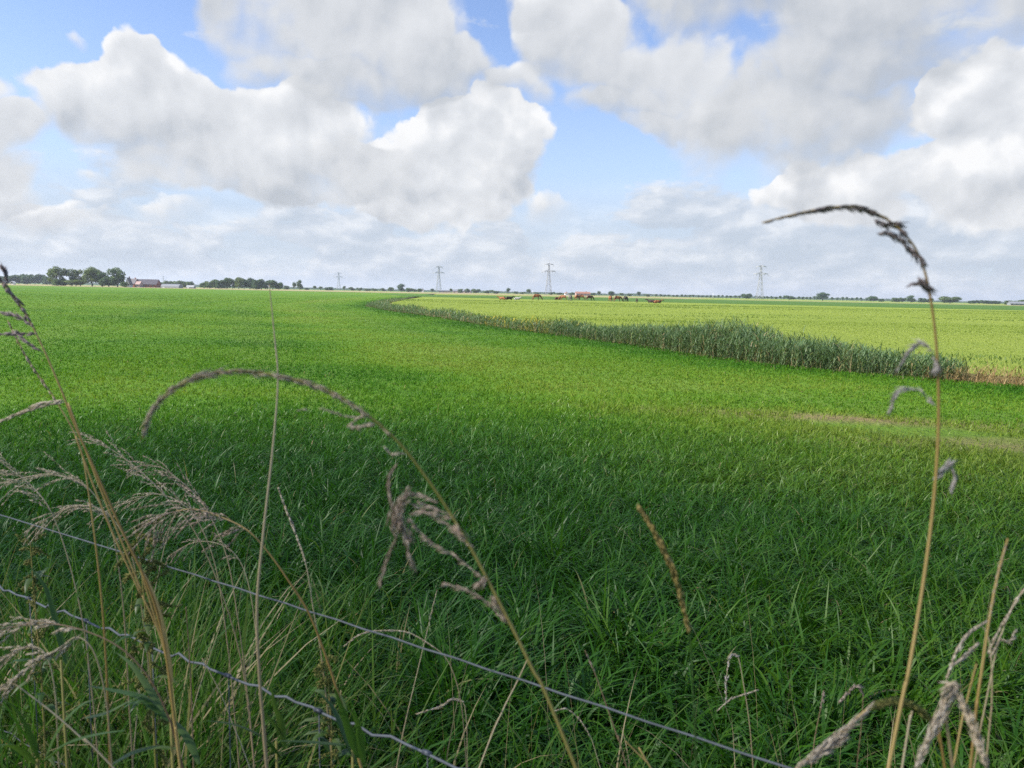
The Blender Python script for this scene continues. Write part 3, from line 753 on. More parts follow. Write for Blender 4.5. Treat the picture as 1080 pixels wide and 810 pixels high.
def gable_house(name, label, px0, px1, d, yridge, eave, dep, mw, mr, yaw=0, chimney=True, wins=3, end=False, over=.35, cat='house'):
    a, b = G(px0, d), G(px1, d); c = (a + b) / 2; Ln = (b - a).length
    hr = (HY((px0 + px1) / 2) - yridge) / FPX * (c - CAM).dot(fw) + EYE
    o = empty(name, c, label, cat, rz=math.atan2(b.y - a.y, b.x - a.x) + yaw)
    if end: L, D = dep, Ln                     # gable towards the viewer: ridge runs away
    else: L, D = Ln, dep
    if end: o.rotation_euler.z += math.pi / 2
    hl, hd = L / 2, D / 2
    w = MB(); w.box((-hl, -hd, 0), (hl, hd, eave))
    for sx in (-1, 1): w.poly([(sx * hl, -hd * sx, eave + .001), (sx * hl, hd * sx, eave + .001), (sx * hl, 0, hr - .15)])
    w.build('wall', mw, o, False)
    r = MB(); th = .18
    sl = (hr - eave) / hd
    for s in (-1, 1):
        e = Vector((0, s * (hd + over), eave - sl * over)); t_ = Vector((0, 0, hr))
        p = [(-hl - over, e.y, e.z), (hl + over, e.y, e.z), (hl + over, 0, hr), (-hl - over, 0, hr)]
        q = [(x, y, z + th) for x, y, z in p]
        b0 = r._add(p + q, .5)
        for f in ((0, 1, 2, 3), (4, 7, 6, 5), (0, 4, 5, 1), (1, 5, 6, 2), (3, 7, 4, 0)): r.q.append(tuple(b0 + k for k in f))
    rf = r.build('roof', mr, o, False)
    if chimney:
        c_ = MB(); c_.box((hl * .5 - .35, -.3, hr - .5), (hl * .5 + .35, .3, hr + 1.0)); c_.build('chimney', M_brick, rf, False)
    if end:
        for k in range(2):
            wx = (-.25 + .5 * k) * D; f = MB(); f.box((-hl - .06, wx - .55, .9), (-hl + .0, wx + .55, 2.2)); fr = f.build('window', M_frame, o, False)
            g = MB(); g.box((-hl - .10, wx - .45, 1.0), (-hl - .065, wx + .45, 2.1)); g.build('pane', M_glass, fr, False)
    else:
        for k in range(wins):
            wx = -hl + L * (k + .75) / (wins + .5); hh = min(eave - .3, 2.1)
            f = MB(); f.box((wx - .6, -hd - .06, .8), (wx + .6, -hd, hh)); fr = f.build('window', M_frame, o, False)
            g = MB(); g.box((wx - .5, -hd - .10, .9), (wx + .5, -hd - .065, hh - .1)); g.build('pane', M_glass, fr, False)
        dr = MB(); dr.box((-hl + L * .08 - .5, -hd - .07, 0), (-hl + L * .08 + .5, -hd, min(2.1, eave - .2))); dr.build('door', M_wood, o, False)
    return o
gable_house('farmhouse', 'white-gabled farmhouse with a dark roof partly behind the trees', 134, 138.2, 575, 293.4, 2.6, 9, M_white, M_slate, .25, True, 2, True)
gable_house('dwelling', 'brown-roofed brick house between farmhouse and large barn', 137.5, 145, 600, 294.5, 2.8, 7, M_brick, M_slate, -.15, True, 2)
gable_house('barn', 'large brick barn with a dark purple-grey roof at the farm', 146, 167, 610, 295.2, 2.5, 11, M_brick, M_slate, .10, False, 4, cat='barn')
gable_house('annex', 'small pinkish brick annex at the left end of the large barn', 144.6, 148.8, 596, 297.3, 2.4, 5, M_pink, M_pink, 0, False, 1, cat='annex')
def arched_shed(name, label, px0, px1, d, h, dep, mw, mr):
    a, b = G(px0, d), G(px1, d); c = (a + b) / 2; Ln = (b - a).length
    o = empty(name, c, label, 'shed', rz=math.atan2(b.y - a.y, b.x - a.x)); hl = Ln / 2; r = MB(); n = 10
    def arc(x): return [(x, -dep / 2 * math.cos(math.pi * k / n), .9 + (h - .9) * math.sin(math.pi * k / n)) for k in range(n + 1)]
    b0 = r._add(arc(-hl) + arc(hl), .5)
    for k in range(n): r.q.append((b0 + k, b0 + k + n + 1, b0 + k + n + 2, b0 + k + 1))
    r.poly(arc(-hl)[::-1]); r.poly(arc(hl))
    r.build('roof', mr, o, True)
    w = MB(); w.box((-hl + .05, -dep / 2 + .05, 0), (hl - .05, dep / 2 - .05, .9)); w.build('wall', mw, o, False)
    dr = MB(); dr.box((-hl * .8, -dep / 2 - .05, 0), (-hl * .8 + 1.6, -dep / 2 + .04, .85)); dr.build('door', M_frame, o, False)
arched_shed('shed', 'long low grey shed with a rounded roof right of the barn', 172, 191, 590, 3.0, 8, M_pale, M_greyroof)
arched_shed('field_shelter', 'small pale rounded shelter at the right end of the farm', 197.5, 205.5, 585, 2.3, 4, M_greyroof, M_pale)
gable_house('house', 'orange-roofed house behind the cattle', 607, 622, 950, 308.2, 2.6, 9, M_pink, M_redtile, .1, True, 4)
gable_house('cottage', 'small white-gabled cottage left of the orange-roofed house', 595.5, 599.5, 955, 308.8, 2.4, 7, M_white, M_redtile, .1, True, 2, True)
gable_house('barn', 'long far barn with a greyish pink roof near the second pylon', 463, 475, 1180, 306.3, 2.8, 12, M_pink, M_greyroof, .05, False, 4, cat='barn')
gable_house('barn', 'long far barn with a pale grey roof right of the second pylon', 478, 497, 1160, 305.6, 2.8, 14, M_pink, M_greyroof, -.05, False, 5, cat='barn')
gable_house('cottage', 'tiny white house between the biggest tree and the second pylon', 444.2, 447.2, 1150, 305.2, 2.6, 7, M_white, M_slate, 0, True, 1, True)
gable_house('outbuilding', 'low pale wall-like outbuilding under the hedge at the right edge', 1064, 1083, 660, 318.6, 1.4, 5, M_greyroof, M_greyroof, 0, False, 3, cat='outbuilding')
gable_house('hut', 'tiny white hut at the left edge below the distant trees', 12.6, 15.2, 620, 297.2, 1.8, 3, M_white, M_white, 0, False, 1, True, cat='hut')

# ------------------------------------------------------------------ pylons
M_steel = plain('galvanised steel', (.37, .38, .39), (.31, .32, .33), .5, .6, .3, 0)
def pylon(px, d, ytop, label):
    g = G(px, d); dep = (g - CAM).dot(fw); H = (HY(px) - ytop) / FPX * dep + EYE
    o = empty('pylon', g, label, 'pylon', 'power pylons', math.atan2(-g.x, g.y) + .25)
    k = H / 44.0; b = MB(); rr = .26 * k
    lv = [(0, 4.2), (6, 3.55), (12, 2.95), (18, 2.35), (24, 1.8), (29, 1.4), (33, 1.1), (37, .9), (41, .65), (44, .25)]
    lv = [(z * k, w * k) for z, w in lv]
    cor = lambda w: [(-w, -w), (w, -w), (w, w), (-w, w)]
    for sx, sy in ((-1, -1), (1, -1), (1, 1), (-1, 1)): b.tube([(sx * w, sy * w, z) for z, w in lv], [rr] * len(lv), 4)
    for (z0, w0), (z1, w1) in zip(lv[:-1], lv[1:]):
        c0, c1 = cor(w0), cor(w1)
        for i in range(4):
            j = (i + 1) % 4
            b.tube([(*c0[i], z0), (*c1[j], z1)], rr * .5, 3); b.tube([(*c0[j], z0), (*c1[i], z1)], rr * .5, 3)
            b.tube([(*c1[i], z1), (*c1[j], z1)], rr * .5, 3)
    b.build('tower', M_steel, o)
    for z, half, w in ((32 * k, 9.0 * k, 1.1 * k), (41 * k, 6.2 * k, .65 * k)):
        a = MB()
        for s in (-1, 1):
            tip = (s * half, 0, z + .1)
            for sy in (-1, 1):
                a.tube([(s * w, sy * w, z), tip], rr * 1.7, 4); a.tube([(s * w, sy * w * .8, z + 1.6 * k), tip], rr * 1.4, 4)
            for f in (.3, .6): a.tube([(s * (w + (half - w) * f), -w * (1 - f), z), (s * (w + (half - w) * f), 0, z + 1.5 * k * (1 - f))], rr * .4, 3)
        ar = a.build('crossarm', M_steel, o)
        for x in ((-half, half) if half < 8 * k else (-half, -half * .55, half * .55, half)):
            i = MB(); i.tube([(x, 0, z), (x, 0, z - 2.4 * k)], .22 * k, 5); i.build('insulator', M_steel, ar)
    return o
pylon(801, 905, 279.5, 'largest lattice pylon standing at the right over the avenue')
pylon(578.3, 1010, 277.5, 'lattice pylon standing above the cattle')
pylon(462.6, 1300, 280.5, 'lattice pylon above the long far barns')
pylon(357.3, 1950, 287.3, 'smallest clear lattice pylon right of the grove')
pylon(172.5, 2600, 291.5, 'faintest tiny pylon above the farm barn')
M_pole = plain('pale pole', (.70, .70, .68), None, 1, .6)
for px, d, yt, lab in [(562, 700, 306.8, 'thin pale pole left of the third pylon beside the red cow'), (752, 760, 309.8, 'thin pale pole in front of the avenue trees')]:
    g = G(px, d); b = MB(); h = (HY(px) - yt) / FPX * d + EYE; b.tube([(0, 0, 0), (0, 0, h * .6), (0, 0, h)], [.22, .2, .17], 8); b.box((-.9, -.06, h * .92), (.9, .06, h * .94))
    o = b.build('pole', M_pole); o.location = g; tag(o, lab, 'pole')

# ------------------------------------------------------------------ cattle
def skin_mesh(name, joints, edges, sub=2):
    me = bpy.data.meshes.new(name + '_cage'); me.from_pydata([j[0] for j in joints], edges, [])
    ob = bpy.data.objects.new(name + '_cage', me); COL.objects.link(ob)
    ob.modifiers.new('Skin', 'SKIN'); ob.modifiers['Skin'].use_smooth_shade = True
    sv = me.skin_vertices[0].data
    for i, j in enumerate(joints): sv[i].radius = j[1] if isinstance(j[1], tuple) else (j[1], j[1]); sv[i].use_root = (i == 0)
    md = ob.modifiers.new('Sub', 'SUBSURF'); md.levels = sub; md.render_levels = sub
    dg = bpy.context.evaluated_depsgraph_get(); dg.update()
    res = bpy.data.meshes.new_from_object(ob.evaluated_get(dg)); res.name = name
    bpy.data.objects.remove(ob); bpy.data.meshes.remove(me)
    return res
def cow_body(pose):
    J = [((-.1, 0, 1.06), (.34, .39)), ((-.75, 0, 1.14), (.25, .29)), ((.5, 0, 1.10), (.28, .36)), ((.82, 0, 1.16), (.17, .25))]
    E = [(0, 1), (0, 2), (2, 3)]
    def chain(a, pts):
        for p in pts: J.append(p); E.append((a, len(J) - 1)); a = len(J) - 1
    if pose == 'graze': chain(3, [((1.10, 0, .86), (.12, .17)), ((1.30, 0, .50), (.11, .14)), ((1.42, 0, .26), .10), ((1.50, 0, .06), .075)])
    else: chain(3, [((1.08, 0, 1.38), (.12, .17)), ((1.28, 0, 1.52), (.12, .14)), ((1.50, 0, 1.42), .10), ((1.70, 0, 1.28), .075)])
    for s in (-1, 1):
        if pose == 'lie':
            chain(2, [((.5, s * .26, .86), .13), ((.86, s * .27, .70), .07), ((.62, s * .30, .64), .05)])
            chain(1, [((-.7, s * .3, .92), .17), ((-.25, s * .42, .72), .09), ((-.6, s * .44, .65), .05)])
        else:
            f = .06 * s
            chain(2, [((.52, s * .19, .80), (.11, .14)), ((.55 + f, s * .19, .46), .066), ((.53 + f, s * .19, .14), .045), ((.57 + f, s * .19, .03), .055)])
            chain(1, [((-.70, s * .20, .88), (.13, .2)), ((-.58 - f, s * .21, .66), .10), ((-.88 - f, s * .19, .46), .06), ((-.82 - f, s * .19, .13), .045), ((-.78 - f, s * .19, .03), .055)])
    me = skin_mesh('cow_' + pose, J, E)
    if pose == 'lie':
        for v in me.vertices: v.co.z -= .62
    return me
def hide(name, c1, c2, patch=None):
    mt, t, out = new_mat(name)
    oc = t.new('ShaderNodeTexCoord').outputs['Object']
    col = t.mix(t.maprange(t.noise(oc, 2.2, 3), .42, .6), c1, c2)
    if patch: col = t.mix(t.maprange(t.noise(oc, 1.25, 2), .49, .53), col, patch)
    b = principled(t, col, .75, .2); t.l.new(b.outputs[0], out.inputs[0]); return mt
HID = {'red': hide('red brown hide', (.25, .105, .045), (.19, .075, .032)), 'dark': hide('dark brown hide', (.11, .05, .027), (.075, .036, .022)),
       'black': hide('black hide', (.05, .038, .03), (.035, .028, .024)), 'grey': hide('dun grey hide', (.15, .13, .115), (.10, .09, .08)),
       'pied': hide('black and white hide', (.75, .73, .70), (.7, .68, .64), (.02, .02, .02)), 'white': hide('white hide', (.50, .47, .42), (.40, .36, .31)),
       'redpied': hide('red and dark hide', (.25, .105, .045), (.19, .075, .032), (.07, .035, .025))}
COWS = {p: cow_body(p) for p in ('graze', 'stand', 'lie')}
def cow(px, d, pose, col, yaw, label, size=1.0, cat='cow'):
    o = empty('cow', G(px, d), label, cat, 'cattle grazing on the pasture', yaw); o.scale = (size * .9,) * 3
    b = link('body', COWS[pose], o)
    b.data = COWS[pose] if not COWS[pose].materials else COWS[pose]
    if not COWS[pose].materials: COWS[pose].materials.append(HID['red'])
    b.material_slots[0].link = 'OBJECT'; b.material_slots[0].material = HID[col]
    dz = -.62 if pose == 'lie' else 0
    t_ = MB(); t_.tube([(-.98, 0, 1.28 + dz), (-1.07, 0, 1.05 + dz), (-1.06, .03, max(.12, .62 + dz))], [.035, .028, .02], 6); t_.tube([(-1.06, .03, max(.12, .62 + dz)), (-1.05, .03, max(.05, .42 + dz))], [.04, .015], 6)
    t_.build('tail', HID[col], o)
    hx, hz = (1.28, .58) if pose == 'graze' else (1.26, 1.60 + dz)
    for s in (-1, 1):
        e = MB(); e.leaf([(hx, s * .09, hz), (hx - .03, s * .2, hz + .02), (hx - .05, s * .3, hz - .02)], .12, (0, 0, 1)); e.build('ear', HID[col], o)
    return o
cow(530.3, 172, 'lie', 'red', 2.8, 'brown cow lying at the left end of the herd', .95)
cow(536.5, 176, 'lie', 'black', .3, 'black cow lying beside the white one')
cow(545.2, 174, 'lie', 'white', .15, 'whitish cow lying in the grass', .85)
cow(565.8, 176, 'graze', 'red', .1, 'red-brown cow standing apart left of the main herd', 1.08)
cow(588, 205, 'lie', 'dark', .2, 'small dark cow lying left of the main herd')
cow(594.3, 186, 'graze', 'red', 2.7, 'reddish cow grazing at the left of the main herd')
cow(601.8, 172, 'graze', 'grey', 1.25, 'dun grey cow seen from behind in the main herd', 1.05)
cow(609, 205, 'stand', 'red', .5, 'red cow standing behind the others below the orange roof', 1.05)
cow(613.5, 212, 'graze', 'red', 3.0, 'grazing red cow farthest back, just below the orange roof', 1.1)
cow(621.8, 192, 'graze', 'dark', .4, 'dark brown cow grazing at the right of the main herd', 1.05)
cow(644, 182, 'graze', 'red', 1.2, 'red-brown cow seen from behind right of the main herd', 1.05)
cow(651.3, 178, 'graze', 'redpied', .2, 'red and dark cow in the middle of the right three', 1.05)
cow(660, 180, 'graze', 'black', 1.0, 'blackish cow on the right of the right three', 1.05)
cow(671.8, 168, 'stand', 'black', 1.57, 'slim black calf standing head-on right of the herd', .62, 'calf')
cow(688, 166, 'lie', 'black', 2.95, 'black cow lying at the right end of the herd', 1.05)
cow(693.5, 165, 'lie', 'redpied', .1, 'brown cow lying against the black one at the right', .95)

# ------------------------------------------------------------------ wire fence
M_wire = plain('galvanised wire', (.12, .132, .14), (.078, .086, .092), 30, .6, .3, 0)
M_oldwire = plain('weathered wire', (.075, .085, .10), (.05, .055, .065), 40, .5, .4, .4)
M_post = plain('weathered post', (.24, .20, .16), (.15, .125, .10), 12, .9, .1, 0, .6)
TOPZ = 1.06
def on_z(px, py, z): v = ray(px, py); return CAM + v * ((z - EYE) / v.z)
FA, FB = on_z(0, 543, TOPZ), on_z(830, 810, TOPZ)
fdir = (FB - FA); fdir.z = 0; flen = fdir.length; fdir.normalize(); fnor = Vector((-fdir.y, fdir.x, 0))
def on_fence(px, py):
    v = ray(px, py); k = (FA - CAM).dot(fnor) / v.dot(fnor); return CAM + v * k
NA, NB = on_fence(0, 620), on_fence(490, 810)
fence = empty('wire_fence', Vector((FA.x, FA.y, 0)), 'wire sheep fence crossing the lower left corner in front of the meadow', 'fence')
fo = Vector((FA.x, FA.y, 0))
def fp(s, z, off=0): return fdir * s + fnor * off + Vector((0, 0, z))
S0, S1 = -5.2, 3.4
b = MB()
ss = np.linspace(S0, S1, 160)
b.tube([fp(s, TOPZ + .010 * math.sin(s * 1.9) * .5, .0012 * math.sin(s * 60)) for s in ss], .0013, 6)
b.build('top_wire', M_wire, fence)
def netz(s):
    sa, sb = (NA - FA).dot(fdir), (NB - FA).dot(fdir)
    return NA.z + (NB.z - NA.z) * (s - sa) / (sb - sa)
NET0 = (NA.z + NB.z) / 2
knots = [on_fence(*q) for q in ((30, 630), (101, 654), (178, 685), (256, 714), (353, 752), (450, 789))]
ks = [(k - FA).dot(fdir) for k in knots]; stp = (ks[-1] - ks[0]) / 5
kall = [ks[0] + stp * i for i in range(-int((ks[0] - S0) / stp), int((S1 - ks[0]) / stp) + 1)]
print('FENCE', FA[:], FB[:], NA[:], NB[:], 'knot step', stp, 'z', NET0)
bn = MB()
def zt(s): return netz(min(max(s, 0), (NB - FA).dot(fdir)))
pts = []; krs = random.Random(8)
for k in kall:
    for f, dz in ((-.06, .001), (0, 0), (.06, -.001), (.28, -.003), (.40, .004), (.52, -.0045), (.66, .0035), (.8, .001)):
        s = k + f * stp + krs.gauss(0, .004); pts.append(fp(s, zt(s) + dz * krs.uniform(.3, 1.5) + krs.gauss(0, .0007), .0015 * math.sin(k * 9 + f * 7)))
bn.tube(pts, .0021, 6)
lev = [.56, .45, .35, .26, .18, .11, .05]
for z in lev: bn.tube([fp(k + f * stp, z + dz, 0) for k in kall for f, dz in ((0, 0), (.3, -.003), (.5, .004), (.7, -.003))], .0011, 4)
bn.build('netting', M_wire, fence)
bs = MB(); rs = random.Random(4)
for k in kall:
    zz = [zt(k)] + lev
    bs.tube([fp(k + rs.gauss(0, .004) * (i > 0), z, .002) for i, z in enumerate(zz)], .0010, 4)
    for i, z in enumerate(zz): bs.tube([fp(k - .007 * (1 if i == 0 else .6), z, 0), fp(k, z + .0005, .001), fp(k + .007 * (1 if i == 0 else .6), z, 0)], .0037 if i == 0 else .0024, 6)
bs.build('stay_wires', M_oldwire, fence)
for s in (S0, S1):
    p = MB(); p.tube([fp(s, -.05, -.05), fp(s, .6, -.05), fp(s, 1.18, -.05), fp(s, 1.2, -.05)], [.048, .046, .044, .036], 12); p.build('post', M_post, fence)

# ------------------------------------------------------------------ rank verge growth at the fence (nobody could count it)
M_verge = leafy('verge grass', [(0, (.028, .088, .010)), (.35, (.056, .142, .015)), (.6, (.095, .175, .026)), (.74, (.14, .17, .05)), (.8, (.28, .23, .11)), (1, (.42, .34, .19))], .38, .5, .2)
def verge(n, pxa, pxb, da, db, ha, hb, wa, wb, dry, segs=6, tilt=.2, curl=.9):
    px = RNG.uniform(pxa, pxb, n); d = RNG.uniform(da, db, n)
    rt_ = np.array([G(float(a), float(c))[:] for a, c in zip(px, d)])
    L = RNG.uniform(ha, hb, n); rnd = np.where(RNG.random(n) < dry, RNG.uniform(.79, 1, n), RNG.uniform(.1, .72, n))
    return blades(rt_, L, RNG.uniform(wa, wb, n), RNG.uniform(0, 6.28, n), np.abs(RNG.normal(tilt, tilt * .6, n)), np.abs(RNG.normal(curl, curl * .5, n)), rnd, segs, RNG.uniform(0, 6.28, n))
g = merge([verge(2700, -160, 230, 1.15, 2.1, .40, .98, .006, .013, .09),
           verge(330, -160, 300, .95, 1.5, .66, 1.0, .007, .013, .12, 7, .25, 1.2),
           verge(1500, -200, 420, 1.9, 3.2, .3, .62, .006, .012, .04),
           verge(500, 150, 700, 1.3, 2.2, .25, .62, .004, .008, .12),
           verge(55, -160, 330, 1.2, 2.4, .7, 1.1, .0014, .0024, 1.0, 6, .12, .45),
           verge(70, 380, 1100, 1.1, 2.4, .4, .85, .0014, .0024, 1.0, 6, .12, .4),
           verge(300, 650, 1200, 1.3, 2.2, .25, .55, .004, .008, .12)])
tag(link('verge_grass', mesh_from('verge_grass', g[0], g[1], g[2], [M_verge], g[3])), 'rank green and straw-coloured verge grass growing through the fence', 'grass', kind='stuff')

# ------------------------------------------------------------------ single tall grasses and reeds in front of the camera
M_straw_s = leafy('ochre stalk', [(0, (.24, .145, .042)), (.5, (.37, .24, .07)), (1, (.48, .34, .13))], .12, .55, .3, None, (1, .9, .7))
M_tan_s = leafy('pale tan stalk', [(0, (.30, .22, .12)), (.5, (.42, .32, .18)), (1, (.52, .43, .27))], .12, .6, .25, None, (1, .9, .7))
M_green_s = leafy('yellow green stalk', [(0, (.16, .16, .030)), (.5, (.24, .21, .045)), (1, (.33, .26, .08))], .12, .5, .3, None, (1, 1, .6))
M_brown_s = leafy('brown stalk', [(0, (.12, .075, .04)), (.5, (.19, .12, .065)), (1, (.28, .19, .11))], .1, .6, .25, None, (1, .9, .7))
M_seed_b = leafy('beige seed head', [(0, (.42, .34, .23)), (.5, (.60, .51, .37)), (1, (.72, .64, .50))], .3, .7, .2, None, (1.1, 1, .85))
M_seed_p = leafy('purplish seed head', [(0, (.28, .20, .145)), (.5, (.46, .36, .27)), (1, (.64, .54, .42))], .25, .7, .2, None, (1.1, .95, .85))
M_seed_d = leafy('dark seed head', [(0, (.16, .125, .115)), (.5, (.27, .215, .20)), (1, (.42, .35, .32))], .2, .7, .2, None, (1.1, .95, .85))  # dark tone: unlit look against the bright sky put into the colour
M_seed_g = leafy('silvery seed head', [(0, (.38, .34, .29)), (.5, (.55, .50, .44)), (1, (.70, .65, .58))], .3, .7, .2, None, (1, .95, .9))
M_seed_o = leafy('ochre seed head', [(0, (.22, .17, .05)), (.5, (.36, .28, .085)), (1, (.48, .38, .15))], .25, .7, .2, None, (1, .9, .6))
M_seed_v = leafy('olive seed head', [(0, (.10, .13, .03)), (.5, (.19, .20, .05)), (1, (.32, .29, .09))], .25, .7, .2, None, (1, 1, .6))
M_blade = leafy('broad green blade', [(0, (.035, .085, .018)), (.5, (.065, .13, .028)), (1, (.12, .17, .05))], .35, .42, .4)

def depths(pts, d):
    """photo polyline -> points; d one distance or (first, last)"""
    n = len(pts); d0, d1 = (d, d) if not isinstance(d, tuple) else d
    return [P(x, y, d0 + (d1 - d0) * i / max(1, n - 1)) for i, (x, y) in enumerate(pts)]
def to_ground(pts):
    """pts run from the tip down; carry the last one on into the ground"""
    a, b_ = pts[-2], pts[-1]; t_ = (b_ - a).normalized(); z = b_.z
    if t_.z > -.5: t_ = (t_ + Vector((0, 0, -1))).normalized()
    h = Vector((t_.x, t_.y, 0)) / max(.35, -t_.z)
    return pts + [b_ + h * (z * .35) + Vector((0, 0, -z * .4)), b_ + h * (z * .48) + Vector((0, 0, -z * .75)), b_ + h * (z * .5) + Vector((0, 0, -z - .02))]
def sample(pts, t):
    f = t * (len(pts) - 1); i = min(int(f), len(pts) - 2); return pts[i].lerp(pts[i + 1], f - i), (pts[i + 1] - pts[i]).normalized()
def rvec(rs): return Vector((rs.gauss(0, 1), rs.gauss(0, 1), rs.gauss(0, 1))).normalized()
def feather(mb, pts, n, l, w, out=.35, droop=.2, spread=0, rs=random, t0=0, t1=1, bell=True):
    """seeds lying along a branch, tips pointing outward"""
    for _ in range(n):
        t = rs.uniform(t0, t1); p, d = sample(pts, t)
        k = (.55 + .45 * math.sin(math.pi * min(1, max(0, (t - t0) / (t1 - t0))))) if bell else 1
        v = d + rvec(rs) * out + Vector((0, 0, -droop))
        mb.spindle(p + rvec(rs) * spread * rs.random() * k, v, l * rs.uniform(.6, 1.3) * k, w * rs.uniform(.7, 1.3), rs.random())
def plume(mb, pts, nb, bl, nseed, l, w, out=.6, droop=.6, rs=random, t0=.0, t1=1.0, rad=.0003):
    """loose panicle: fine branches leave the axis (given tip first) and carry seeds"""
    for i in range(nb):
        t = t0 + (t1 - t0) * (i + rs.random()) / nb; p, d = sample(pts, t); d = -d
        ln = bl * (.35 + .65 * math.sin(math.pi * min(.95, .15 + .8 * t))) * rs.uniform(.6, 1.25)
        v = (d + rvec(rs) * out).normalized(); q = [p]; 
        for k in range(5):
            v = (v + Vector((0, 0, -droop * .28)) + rvec(rs) * .10).normalized(); q.append(q[-1] + v * ln / 5)
        mb.tube(q, rad, 3, rs.random(), False)
        q2 = q[1:]
        feather(mb, q2, nseed, l, w, .35, .15, 0, rs, .05, 1, False)
def plant(name, label, cat, tip_pts, d, r_tip, r_base, m_stem, group=None, nroot=True, seg=7):
    pts = depths(tip_pts, d); full = smooth_curve(to_ground(pts) if nroot else pts, 7)
    root = full[-1]; o = empty(name, (root.x, root.y, 0), label, cat, group)
    off = Vector((root.x, root.y, 0)); loc = [p - off for p in full]
    n = len(loc); L = [0]
    for a, b_ in zip(loc[:-1], loc[1:]): L.append(L[-1] + (b_ - a).length)
    nodes = [L[-1] * k for k in (.34, .52, .68, .82, .93)]
    rad = []
    for s in L:
        f = s / L[-1]; r = r_tip + (r_base - r_tip) * min(1, f * 1.8) ** .7
        for nd in nodes:
            q = abs(s - nd)
            if q < .006: r *= 1.22
        rad.append(r)
    b = MB(); b.tube(loc, rad, seg, .5)
    b.r = [min(1, max(0, .5 + .4 * math.sin(i * .013) + random.gauss(0, .04))) for i in range(len(b.v))]
    b.build('stem', m_stem, o)
    return o, off
def rel(pts, d, off, n=6): return [p - off for p in smooth_curve(depths(pts, d), n)]
rs = random.Random(21)

# A: big arching reed, left of the middle
axis = [(150, 463), (158, 437), (178, 414), (208, 398), (250, 391), (300, 398), (345, 412), (385, 436), (420, 466), (455, 511), (490, 566), (520, 622), (560, 702), (606, 806)]
o, off = plant('arching_reed', 'large arching reed with a long feathery beige head bowed to the left', 'reed', axis, .60, .0006, .0018, M_green_s)
h = MB(); ax = rel(axis[:9], .60, off)
feather(h, ax, 560, .012, .0005, .34, .12, .0021, rs, 0, .95)
feather(h, rel([(385, 436), (372, 446), (376, 450), (392, 447)], .6, off), 60, .007, .0008, .4, .1, .001, rs)
feather(h, rel([(312, 433), (338, 431), (362, 438), (380, 440)], .6, off), 40, .007, .0005, .2, .1, .0005, rs)
feather(h, rel([(405, 470), (412, 478), (425, 478)], .6, off), 26, .006, .0006, .3, .1, .0005, rs)
h.build('seed_head', M_seed_b, o)
h = MB()
for pl, n, sp, l in [([(512, 612), (482, 588), (452, 570), (434, 550)], 70, .0006, .008), ([(494, 572), (470, 552), (447, 538), (430, 530)], 60, .0008, .008), ([(478, 548), (456, 541), (436, 541)], 50, .001, .008),
                     ([(432, 517), (423, 530), (419, 548), (430, 566)], 300, .0105, .010), ([(419, 488), (411, 503), (412, 525), (419, 548)], 90, .0008, .008), ([(420, 560), (410, 586), (401, 613)], 60, .0013, .011),
                     ([(428, 566), (431, 582), (436, 597)], 40, .001, .010), ([(534, 657), (512, 634), (492, 622), (470, 616)], 60, .0006, .007), ([(513, 607), (510, 612), (505, 616)], 70, .004, .008),
                     ([(500, 578), (492, 570), (484, 560)], 60, .0035, .009), ([(536, 658), (528, 645), (522, 634)], 50, .0025, .008), ([(462, 530), (450, 524), (438, 521)], 40, .0006, .007), ([(480, 545), (458, 536), (444, 530)], 40, .0006, .007)]:
    q = rel(pl, .60, off); h.tube(q, .0004, 4, .4, False); feather(h, q, n, l * 1.15, .00045, .32, .2, sp * .85, rs)
h.build('side_cluster', M_seed_p, o)

# B: tall arching reed on the right, dark against the sky
axis = [(804, 235), (838, 226), (868, 220), (900, 218), (930, 228), (955, 248), (972, 276), (982, 318), (988, 370), (990, 440), (986, 515), (976, 600), (958, 710), (938, 806)]
o, off = plant('arching_reed', 'tall arching reed rising over the horizon with a dark nodding head', 'reed', axis, .55, .0006, .0016, M_straw_s)
h = MB(); ax = rel(axis[:7], .55, off)
feather(h, ax, 150, .009, .0006, .25, .1, .0006, rs, 0, .75)
feather(h, ax, 80, .010, .0006, .35, .2, .0018, rs, .42, .62); feather(h, ax, 50, .010, .0006, .3, .2, .0015, rs, .25, .36)
for pl, n, sp in [([(922, 231), (932, 236), (944, 236), (952, 244)], 90, .0022), ([(925, 246), (938, 246), (950, 254), (963, 268)], 100, .0015), ([(955, 303), (964, 299), (974, 300)], 40, .001), ([(968, 292), (974, 298), (980, 303)], 60, .003), ([(958, 258), (966, 268), (972, 276)], 40, .0022)]:
    q = rel(pl, .55, off); h.tube(q, .0004, 4, .3, False); feather(h, q, int(n * .9), .010, .0006, .45, .2, sp * .9, rs)
h.build('seed_head', M_seed_d, o)
for pl, n, sp in [([(985, 372), (972, 362), (960, 370), (948, 388)], 80, .0016), ([(984, 376), (987, 384), (985, 392)], 70, .003), ([(987, 428), (968, 411), (948, 413), (938, 433)], 80, .0012), ([(991, 505), (1000, 490), (1007, 502), (1003, 516)], 80, .0018), ([(984, 506), (992, 498), (1001, 489)], 40, .0012)]:
    h = MB(); q = rel(pl, .55, off); h.tube(q, .0004, 4, .4, False); feather(h, q, int(n * .9), .0085, .0005, .4, .2, sp * .7, rs); h.build('side_spray', M_seed_g, o)

